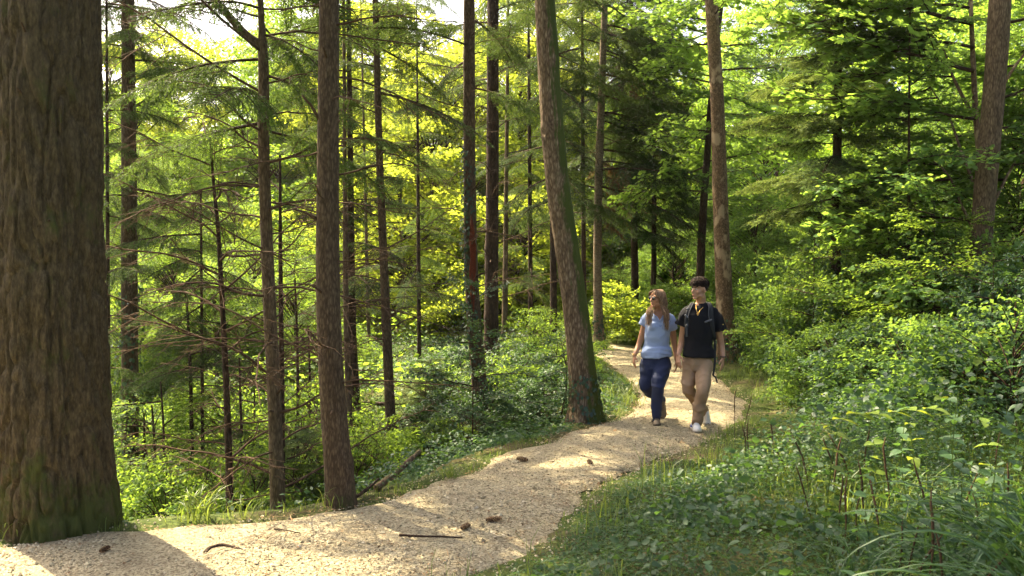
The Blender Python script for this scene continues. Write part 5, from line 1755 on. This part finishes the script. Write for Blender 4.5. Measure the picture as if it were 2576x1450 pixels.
M['gold'] = plain_mat('gold', (.80, .50, .14), .3, .5, .05, metal=.9)
M['hair_dark'] = island_mat('hair_dark', [(0, (.010, .006, .005)), (.7, (.022, .013, .009)), (1, (.05, .028, .018))], .75, .12)
M['hair_blond'] = island_mat('hair_blond', [(0, (.085, .045, .022)), (.4, (.20, .115, .055)), (.8, (.36, .225, .115)), (1, (.52, .36, .20))], .5, .4)
M['lens'] = plain_mat('lens', (.012, .012, .016), .08, .8, .05)
M['shoe_white'] = plain_mat('shoe_white', (.68, .66, .60), .6, .3, .05)
M['shoe_cream'] = plain_mat('shoe_cream', (.60, .53, .42), .7, .3, .08)
M['shoe_tan'] = plain_mat('shoe_tan', (.20, .155, .10), .8, .2, .15, 30)
M['shoe_sole'] = plain_mat('shoe_sole', (.075, .055, .035), .8, .2, .15, 30)
M['lace'] = plain_mat('lace', (.10, .085, .06), .8, .2, .1)
M['lace_w'] = plain_mat('lace_w', (.72, .71, .68), .8, .2, .05)
M['mark_blue'] = plain_mat('mark_blue', (.02, .06, .28), .6, .3, .05)


def zp(zx, zy, d):
    """a point from the close look at the couple (1112 x 1450 of it), at depth d"""
    return at((2160 + zx / 2.4174) * .71556, (960 + zy / 2.4174) * .71556, d)


def wrinkles(seed, amp, f=(9, 9, 16)):
    f = np.array(f, float)

    def fn(co, no):
        q = co * f + .7 * vnoise(co * 5, seed)[:, None]
        return amp * (1 - 2 * np.abs(vnoise(q, seed + 1))) + amp * .5 * vnoise(q * 2.1, seed + 2)
    return fn


def person(name, label, D, J, sex):
    """J: joints as (zx, zy, depth offset) in the close look"""
    K = {k: zp(x, y, D + dy) for k, (x, y, dy) in J.items()}
    org = K['ground'].copy()
    org[2] = .035
    for k in K:
        K[k] = K[k] - org
    return K, thing(name, label, 'person', org)


# ---------------------------------------------------------------- woman
DW = 10.1
K, wom = person('person', 'walker in pale blue shirt, navy trousers and sunglasses, looking left', DW, dict(
    ground=(350, 1335, 0), head=(364, 222, .16), neck=(368, 335, .20), sh_l=(276, 384, .20), sh_r=(478, 392, .20), chest=(368, 450, .17), waist=(358, 610, .20), pelvis=(352, 745, .22),
    sl_l=(242, 446, .22), sl_r=(497, 482, .22), el_l=(216, 590, .26), el_r=(512, 615, .26), wr_l=(171, 703, .16), wr_r=(530, 742, .20), tip_l=(160, 815, .12), tip_r=(530, 858, .16),
    hip_l=(292, 790, .22), hip_r=(408, 790, .20), kn_l=(272, 975, .20), an_l=(392, 1085, .54), kn_r=(372, 945, .0), an_r=(354, 1240, .10)), 'f')
ax = head_axes(R(-55), R(2))
mb = MB()
H = head(mb, K['head'], ax, .92, True)
limb(mb, [K['neck'] + [0, .0, -.04], K['neck'] + [0, 0, .03], H(-.03, 0, -.07)], [.052, .046, .046], 8)
limb(mb, [K['pelvis'] + [0, 0, -.05], K['waist'], K['chest'], K['neck'] + [0, 0, -.03]], [(.14, .10), (.115, .085), (.135, .095), (.07, .06)], 20)
limb(mb, [K['sh_l'], K['neck'] + [0, 0, -.02], K['sh_r']], [.045, .05, .045], 10)
for e in 'lr':
    limb(mb, [K['sh_' + e], K['el_' + e], K['wr_' + e]], [.046, .036, .0245], 18)
    limb(mb, [K['hip_' + e], K['kn_' + e], K['an_' + e]], [.045, .040, .026], 16)
hand(mb, K['wr_l'], K['tip_l'], (-.9, -.3, 0), -1, .92, .55)
hand(mb, K['wr_r'], K['tip_r'], (.9, -.3, 0), 1, .92, .6)
make('body', remeshed(mb, .0055, 2, M['skin_tan'], None, 'woman_body'), wom)
face_bits(wom, H, ax, .92, M['hair_blond'], eyes=False)
# shirt
mb = MB()
hem = (K['waist'] * .25 + K['pelvis'] * .75)
limb(mb, [zp(360, 702, DW + .21) - np.array(wom.location), zp(358, 650, DW + .20) - np.array(wom.location), K['waist'], K['chest'] + [0, 0, -.05], K['chest'] + [0, .01, .06], K['neck'] + [0, .01, -.035]], [(.182, .132), (.172, .122), (.150, .102), (.152, .112), (.150, .100), (.085, .07)], 30, 28, ends=(-1,))
for e, sg in (('l', -1), ('r', 1)):
    ellipsoid(mb, K['chest'] + np.array([sg * .068, -.070, .0]), (.060, .050, .062))
    mb.tube(curve(np.array([K['neck'] + [sg * .03, 0, -.02], K['sh_' + e] + [0, 0, .005], (K['sh_' + e] + K['sl_' + e]) / 2, K['sl_' + e]]), 14), np.linspace(.050, .060, 14), 16)
vz = (zp(0, 415, DW + .05) - np.array(wom.location))[2]
nz_ = K['neck'][2]
vx = K['neck'][0] + .0


def keepv(c, no):
    hgt = np.clip((c[:, 2] - vz) / (nz_ + .01 - vz), 0, 1.3)
    inside = (c[:, 2] > vz) & (np.abs(c[:, 0] - vx) < .004 + .062 * hgt) & (c[:, 1] < K['neck'][1] + .03)
    return ~inside


make('shirt', remeshed(mb, .008, 6, M['shirt_blue'], lambda co, no: wrinkles(5, .006, (7, 7, 17))(co, no) * (1 + 1.4 * smooth((K['waist'][2] + .04 - co[:, 2]) / .15)), 'woman_shirt', keepv), wom)
for sg in (-1, 1):
    P = np.array([(vx, K['chest'][1] - .118, vz), (vx + sg * .034, K['chest'][1] - .098, vz + .06), (vx + sg * .058, K['neck'][1] - .055, nz_ - .03), (vx + sg * .062, K['neck'][1] - .0, nz_ + .0)])
    make('collar_trim', MB().tube(curve(P, 12), .006, 6).mesh('collar_trim', M['shirt_blue']), wom)
# trousers
mb = MB()
limb(mb, [zp(352, 700, DW + .21) - np.array(wom.location), K['pelvis'] + [0, 0, -.02], (K['hip_l'] + K['hip_r']) / 2 + [0, 0, -.02]], [(.148, .105), (.166, .118), (.158, .112)], 12, 28)
limb(mb, [K['hip_l'] + [0, 0, .02], (K['hip_l'] + K['kn_l']) / 2, K['kn_l'], (K['kn_l'] + K['an_l']) / 2, K['an_l']], [.105, .092, .076, .066, .058], 26, 22)
limb(mb, [K['hip_r'] + [0, 0, .02], (K['hip_r'] + K['kn_r']) / 2, K['kn_r'], (K['kn_r'] + K['an_r']) / 2, K['an_r']], [.106, .095, .076, .067, .054], 26, 22)
make('trousers', remeshed(mb, .008, 5, M['navy'], wrinkles(9, .009, (8, 8, 11)), 'woman_trousers'), wom)
kz = zp(372, 905, DW + .03) - np.array(wom.location)
th_ = np.linspace(0, 2 * math.pi, 20)
make('knee_seam', MB().tube(np.stack([kz[0] + .080 * np.cos(th_), kz[1] + .080 * np.sin(th_), kz[2] + .012 * np.cos(th_)], 1), .004, 6, 0, False).mesh('knee_seam', M['navy']), wom)
# shoes
sw = shoe_mesh('hiking_shoe', .265, .049, .10, [M['shoe_sole'], M['shoe_tan'], M['lace'], M['shoe_sole']])
make('shoe', sw, wom, (K['an_r'][0] + .004, K['an_r'][1] + .09, -.012), (0, -.03, R(-96)))
make('shoe', sw, wom, Vector(K['an_l'] + np.array([.0, .075, .0])), (0, R(58), R(-84)))
# sunglasses
mb = MB()
A = np.stack(ax)
for q in (-1, 1):
    ellipsoid(mb, H(.100, q * .034, .010), np.array([.006, .029, .022]) * .95, A, 14)
    mb.tube(curve(np.array([H(.096, q * .060, .018), H(.05, q * .078, .018), H(-.01, q * .084, .012)]), 8), .0032, 6)
mb.tube(np.array([H(.106, -.012, .016), H(.108, 0, .018), H(.106, .012, .016)]), .003, 6)
make('sunglasses', mb.mesh('sunglasses', M['lens']), wom)
mb = MB()
ellipsoid(mb, H(-.010, .088, -.038), (.005, .005, .008), None, 10)
make('earring', mb.mesh('earring', M['gold']), wom)
th_ = np.linspace(0, 2 * math.pi, 18)
make('bracelet', MB().tube(np.stack([K['wr_l'][0] + .029 * np.cos(th_), K['wr_l'][1] + .029 * np.sin(th_), K['wr_l'][2] + .02 + 0 * th_], 1), .004, 6, 0, False).mesh('bracelet', M['gold']), wom)
# hair
mb = MB()
g = np.random.default_rng(5)
F_, S_, U_ = ax
loc = lambda x, y, dy: zp(x, y, DW + dy) - np.array(wom.location)
lockL, lockR = loc(292, 428, .035), loc(443, 462, .04)
midL, midR = loc(300, 335, .05), loc(440, 350, .05)


def skull(f, el, k=1.0):
    return H(*(np.array([-.012, 0, .034]) + np.array([math.cos(f) * math.cos(el) * .106, math.sin(f) * math.cos(el) * .086, math.sin(el) * .094]) * k))


for k in range(760):
    sd = 1 if k % 2 else -1
    f = g.uniform(R(48), R(180))
    jit = lambda a: g.normal(0, a, 3)
    part_ = H(.055 - .13 * g.random(), .012 * sd + g.normal(0, .004), .126)
    k0 = g.uniform(.99, 1.08)
    p1, p2 = skull(f * sd, R(48), k0), skull(f * sd, R(8), k0)
    front = f < R(118)
    if front:
        md, end = (midR, lockR) if sd > 0 else (midL, lockL)
        p3 = H(.0 + .02 * math.cos(f), sd * .082, -.075) + jit(.007)
        pts = [part_, p1, p2, p3, md + jit(.018), end + jit(.019) + [0, 0, g.uniform(-.02, .07)]]
    else:
        p3 = H(-.10, sd * .06 * math.sin(f), -.09) + jit(.012)
        bk = K['neck'] + np.array([sd * .06 + g.normal(0, .03), .075, -.05])
        pts = [part_, p1, p2, p3, bk, bk + [0, .03, -.14 * g.random()]]
    Q = curve(np.array(pts), 16)
    mb.tube(Q, np.linspace(.0034, .0018, 16), 3, 0, False)
for k in range(130):           # the swept fringe framing the forehead
    sd = 1 if k % 3 else -1
    pts = [H(.05 - .03 * g.random(), .012 * sd, .124), H(.088, sd * g.uniform(.02, .05), .085) + g.normal(0, .004, 3), H(.070, sd * g.uniform(.066, .078), .045) + g.normal(0, .004, 3), H(.028, sd * .088, -.01) + g.normal(0, .005, 3), H(.01, sd * .086, -.08) + g.normal(0, .006, 3)]
    mb.tube(curve(np.array(pts), 14), np.linspace(.0030, .0016, 14), 3, 0, False)
make('hair', mb.mesh('woman_hair', M['hair_blond']), wom)
for key, pts in {'chest_mark': [(383, 452), (395, 455), (405, 448)]}.items():
    P = np.array([loc(x, y, .02) for x, y in pts])
    P[:, 1] = K['chest'][1] - .128
    make('chest_mark', MB().tube(P, .0028, 5).mesh('chest_mark', M['mark_blue']), wom)

# ---------------------------------------------------------------- young man
DM = 9.83
K, man = person('person', 'tall dark haired walker in black shirt and brown trousers wearing backpack straps', DM, dict(
    ground=(675, 1375, 0), head=(722, 148, .16), neck=(735, 262, .20), sh_l=(610, 352, .20), sh_r=(853, 354, .20), chest=(728, 400, .18), waist=(715, 580, .20), pelvis=(706, 748, .22),
    sl_l=(566, 446, .22), sl_r=(893, 482, .22), el_l=(572, 580, .27), el_r=(905, 598, .27), wr_l=(545, 692, .17), wr_r=(923, 715, .21), tip_l=(541, 815, .12), tip_r=(917, 858, .17),
    hip_l=(642, 785, .24), hip_r=(766, 785, .20), kn_l=(628, 985, .20), an_l=(746, 1165, .54), kn_r=(748, 1000, .0), an_r=(696, 1255, .10)), 'm')
mo = np.array(man.location)
loc = lambda x, y, dy: zp(x, y, DM + dy) - mo
ax = head_axes(R(-58), R(3))
mb = MB()
H = head(mb, K['head'], ax, .98)
limb(mb, [K['neck'] + [0, .0, -.05], K['neck'] + [0, 0, .03], H(-.025, 0, -.07)], [.064, .058, .058], 8)
limb(mb, [K['pelvis'] + [0, 0, -.05], K['waist'], K['chest'], K['neck'] + [0, 0, -.04]], [(.14, .10), (.135, .09), (.15, .10), (.075, .065)], 20)
limb(mb, [K['sh_l'], K['neck'] + [0, 0, -.03], K['sh_r']], [.052, .058, .052], 10)
for e in 'lr':
    limb(mb, [K['sh_' + e], K['el_' + e], K['wr_' + e]], [.050, .041, .028], 18)
    limb(mb, [K['hip_' + e], K['kn_' + e], K['an_' + e]], [.045, .042, .028], 16)
hand(mb, K['wr_l'], K['tip_l'], (-.8, -.5, 0), -1, 1.05, .6)
hand(mb, K['wr_r'], K['tip_r'], (.8, -.5, 0), 1, 1.05, .5)
make('body', remeshed(mb, .0055, 2, M['skin_light'], None, 'man_body'), man)
face_bits(man, H, ax, .98, M['hair_dark'])
# shirt
mb = MB()
limb(mb, [loc(712, 712, .21), loc(714, 650, .21), K['waist'], K['chest'] + [0, 0, -.05], K['chest'] + [0, .01, .05], K['neck'] + [0, .0, -.03]], [(.182, .138), (.176, .128), (.168, .115), (.170, .120), (.165, .108), (.075, .068)], 30, 28, ends=(-1,))
for e, sg in (('l', -1), ('r', 1)):
    mb.tube(curve(np.array([K['neck'] + [sg * .04, 0, -.03], K['sh_' + e] + [0, 0, .005], (K['sh_' + e] + K['sl_' + e]) / 2 + [sg * .005, 0, 0], K['sl_' + e]]), 14), np.linspace(.055, .080, 14), 18)
make('shirt', remeshed(mb, .008, 5, M['shirt_black'], wrinkles(25, .009, (6, 6, 8)), 'man_shirt'), man)
# trousers
mb = MB()
limb(mb, [loc(707, 715, .21), K['pelvis'] + [0, 0, -.03], (K['hip_l'] + K['hip_r']) / 2 + [0, 0, -.0]], [(.145, .105), (.160, .118), (.150, .112)], 12, 28)
limb(mb, [K['hip_l'] + [0, 0, .02], (K['hip_l'] + K['kn_l']) / 2, K['kn_l'], (K['kn_l'] + K['an_l']) / 2, K['an_l']], [.092, .085, .072, .066, .066], 26, 22)
limb(mb, [K['hip_r'] + [0, 0, .02], (K['hip_r'] + K['kn_r']) / 2, K['kn_r'], (K['kn_r'] + K['an_r']) / 2, K['an_r']], [.092, .086, .076, .070, .064], 26, 22)
make('trousers', remeshed(mb, .008, 5, M['khaki'], lambda co, no: wrinkles(33, .010, (9, 9, 10))(co, no) * (1 + .9 * smooth((.25 - co[:, 2]) / .15)), 'man_trousers'), man)


def pocket(x0, y0, x1, y1, dy, label):
    a, b = loc(x0, y0, dy), loc(x1, y1, dy)
    c = (a + b) / 2
    w_, h_ = abs(a[0] - b[0]) / 2, abs(a[2] - b[2]) / 2
    V = np.array([(sx * w_, sy * .008, sz * h_) for sx in (-1, 1) for sy in (-1, 1) for sz in (-1, 1)])
    F = np.array([(0, 1, 3, 2), (4, 6, 7, 5), (0, 4, 5, 1), (2, 3, 7, 6), (0, 2, 6, 4), (1, 5, 7, 3)])
    o = make(label, MB().add(V, F).mesh(label, M['khaki']), man, Vector(c), (0, 0, R(22)))
    bv = o.modifiers.new('b', 'BEVEL')
    bv.width = .006
    bv.segments = 2
    return o


pocket(757, 800, 826, 832, .115, 'pocket_flap')
pocket(760, 828, 820, 912, .105, 'pocket')
ss = shoe_mesh('sneaker', .30, .054, .105, [M['shoe_cream'], M['shoe_white'], M['lace_w'], M['mark_blue']])
make('shoe', ss, man, (K['an_r'][0] - .012, K['an_r'][1] + .10, -.014), (0, -.02, R(-93)))
make('shoe', ss, man, Vector(K['an_l'] + np.array([.02, .09, .0])), (0, R(60), R(-80)))
# hair: short sides, curly mop on top
mb = MB()
A = np.stack(ax)
for f in np.linspace(R(62), R(180), 26):
    for sd in (-1, 1):
        for el in np.linspace(R(-18) if f > R(95) else R(12), R(40), 9):
            c = H(*(np.array([-.012, 0, .034]) + np.array([math.cos(f * sd) * math.cos(el) * .100, math.sin(f * sd) * math.cos(el) * .079, math.sin(el) * .087])))
            ellipsoid(mb, c, (.012, .012, .012), None, 6)
g = np.random.default_rng(9)
cap = MB()
ellipsoid(cap, H(-.008, 0, .082), np.array([.100, .079, .066]), A, 28)
ellipsoid(cap, H(.045, 0, .100), np.array([.056, .062, .042]), A, 24)
cv = np.vstack(cap.V)
cn = norm(cv - H(-.006, 0, .06))
cap.V = [(cv + cn * (.007 * vnoise(cv * 55, 3) + .004 * vnoise(cv * 110, 4))[:, None]).astype(np.float32)]
mb.add(cap.V[0], np.vstack(cap.F4), 0)
for k in range(900):
    f, el = g.uniform(0, 6.28), math.asin(g.uniform(-.28, 1.0))
    base = H(*(np.array([-.004 + .012 * math.cos(f), 0, .080]) + np.array([math.cos(f) * math.cos(el) * .098, math.sin(f) * math.cos(el) * .078, math.sin(el) * .070])))
    out = norm(base - H(-.004, 0, .05))
    L_ = g.uniform(.022, .040)
    r1 = norm(np.cross(out, g.normal(0, 1, 3)))
    r2 = np.cross(out, r1)
    tt = np.linspace(0, 1, 9)[:, None]
    Q = base + out * np.sin(tt * 2.2) * .010 + r1 * tt * L_ * .8 + r2 * np.sin(tt * 7 + g.uniform(0, 6)) * .006
    mb.tube(Q, np.linspace(.0050, .0030, 9), 4, 0, False)
make('hair', mb.mesh('man_hair', M['hair_dark']), man)
# necklace, wrist band
P = curve(np.array([K['neck'] + [-.062, -.02, .0], loc(695, 305, .09), loc(710, 345, .065), loc(728, 318, .08), K['neck'] + [.064, -.02, .0]]), 26)
make('necklace', MB().tube(P, .0032, 6).mesh('necklace', M['gold']), man)
mb = MB()
pc = loc(709, 352, .058)
for dx, dz, rr in ((0, 0, .011), (-.008, .008, .006), (.008, .008, .006), (0, -.010, .007)):
    ellipsoid(mb, pc + [dx, 0, dz], (rr, .004, rr), None, 10)
make('pendant', mb.mesh('pendant', M['gold']), man)
th_ = np.linspace(0, 2 * math.pi, 18)
make('wrist_band', MB().tube(np.stack([K['wr_r'][0] + .032 * np.cos(th_), K['wr_r'][1] + .032 * np.sin(th_), K['wr_r'][2] + .004 + 0 * th_], 1), .006, 6, 0, False).mesh('wrist_band', M['strap']), man)
make('sleeve_mark', MB().tube(np.array([loc(921, 438, .13), loc(927, 440, .13)]), .005, 6).mesh('sleeve_mark', plain_mat('mark_yellow', (.7, .5, .03), .7)), man)

# ---------------------------------------------------------------- his backpack
bag = thing('backpack', 'dark grey backpack worn by the young man, its straps over his shoulders', 'backpack', man.location)
mb = MB()
limb(mb, [K['pelvis'] + [0, .20, .10], K['waist'] + [0, .21, .0], K['chest'] + [0, .20, .02]], [(.13, .075), (.15, .095), (.12, .07)], 14, 20)
make('pack', remeshed(mb, .010, 4, M['strap'], None, 'pack'), bag)


def strap(pts, w, name='strap', mat='strap', th=.005):
    P = curve(np.array(pts), 26)
    return make(name, MB().tube(P, np.stack([np.full(26, w), np.full(26, th)], 1), 8, side=(1, 0, 0)).mesh(name, M[mat]), bag)


def on_chest(x, y):
    q = loc(x, y, .05)
    return q


a1 = strap([K['neck'] + [-.085, .10, -.02], K['neck'] + [-.095, .02, .012], loc(638, 300, .10), loc(618, 360, .065), loc(612, 430, .055), loc(612, 540, .065)], .021, 'shoulder_strap')
a2 = strap([K['neck'] + [.09, .10, -.02], K['neck'] + [.10, .02, .012], loc(822, 300, .10), loc(826, 380, .075), loc(836, 470, .085), loc(850, 560, .15)], .023, 'shoulder_strap')
for s_, pts in ((a1, [K['neck'] + [-.075, .02, .02], loc(655, 290, .085), loc(632, 350, .052), loc(626, 400, .045)]), (a2, [K['neck'] + [.075, .02, .02], loc(802, 290, .085), loc(800, 350, .058), loc(808, 400, .052)])):
    P = curve(np.array(pts), 16)
    o = make('edging', MB().tube(P, np.stack([np.full(16, .006), np.full(16, .005)], 1), 6, side=(1, 0, 0)).mesh('edging', M['strap_edge']), s_)
for nm, pts in (('buckle', [(600, 355), (624, 385)]), ('buckle', [(768, 420), (830, 395)]), ('buckle', [(606, 445), (625, 445)]), ('buckle', [(612, 310), (630, 302)])):
    P = np.array([loc(x, y, .040 if x < 700 else .052) for x, y in pts])
    make(nm, MB().tube(curve(P, 6), np.stack([np.array([.008, .012, .009, .011, .012, .007]), np.full(6, .007)], 1), 8).mesh('buckle', M['buckle']), bag)
strap([loc(612, 450, .045), loc(615, 500, .05), loc(614, 542, .06)], .011, 'webbing', 'strap_edge', .003)
strap([loc(845, 500, .13), loc(853, 600, .17), loc(855, 720, .16), loc(850, 800, .15), loc(838, 872, .15)], .012, 'hanging_strap', 'strap', .003)
strap([loc(838, 872, .15), loc(858, 885, .15), loc(866, 905, .15), loc(876, 936, .15)], .010, 'strap_end', 'strap', .003)
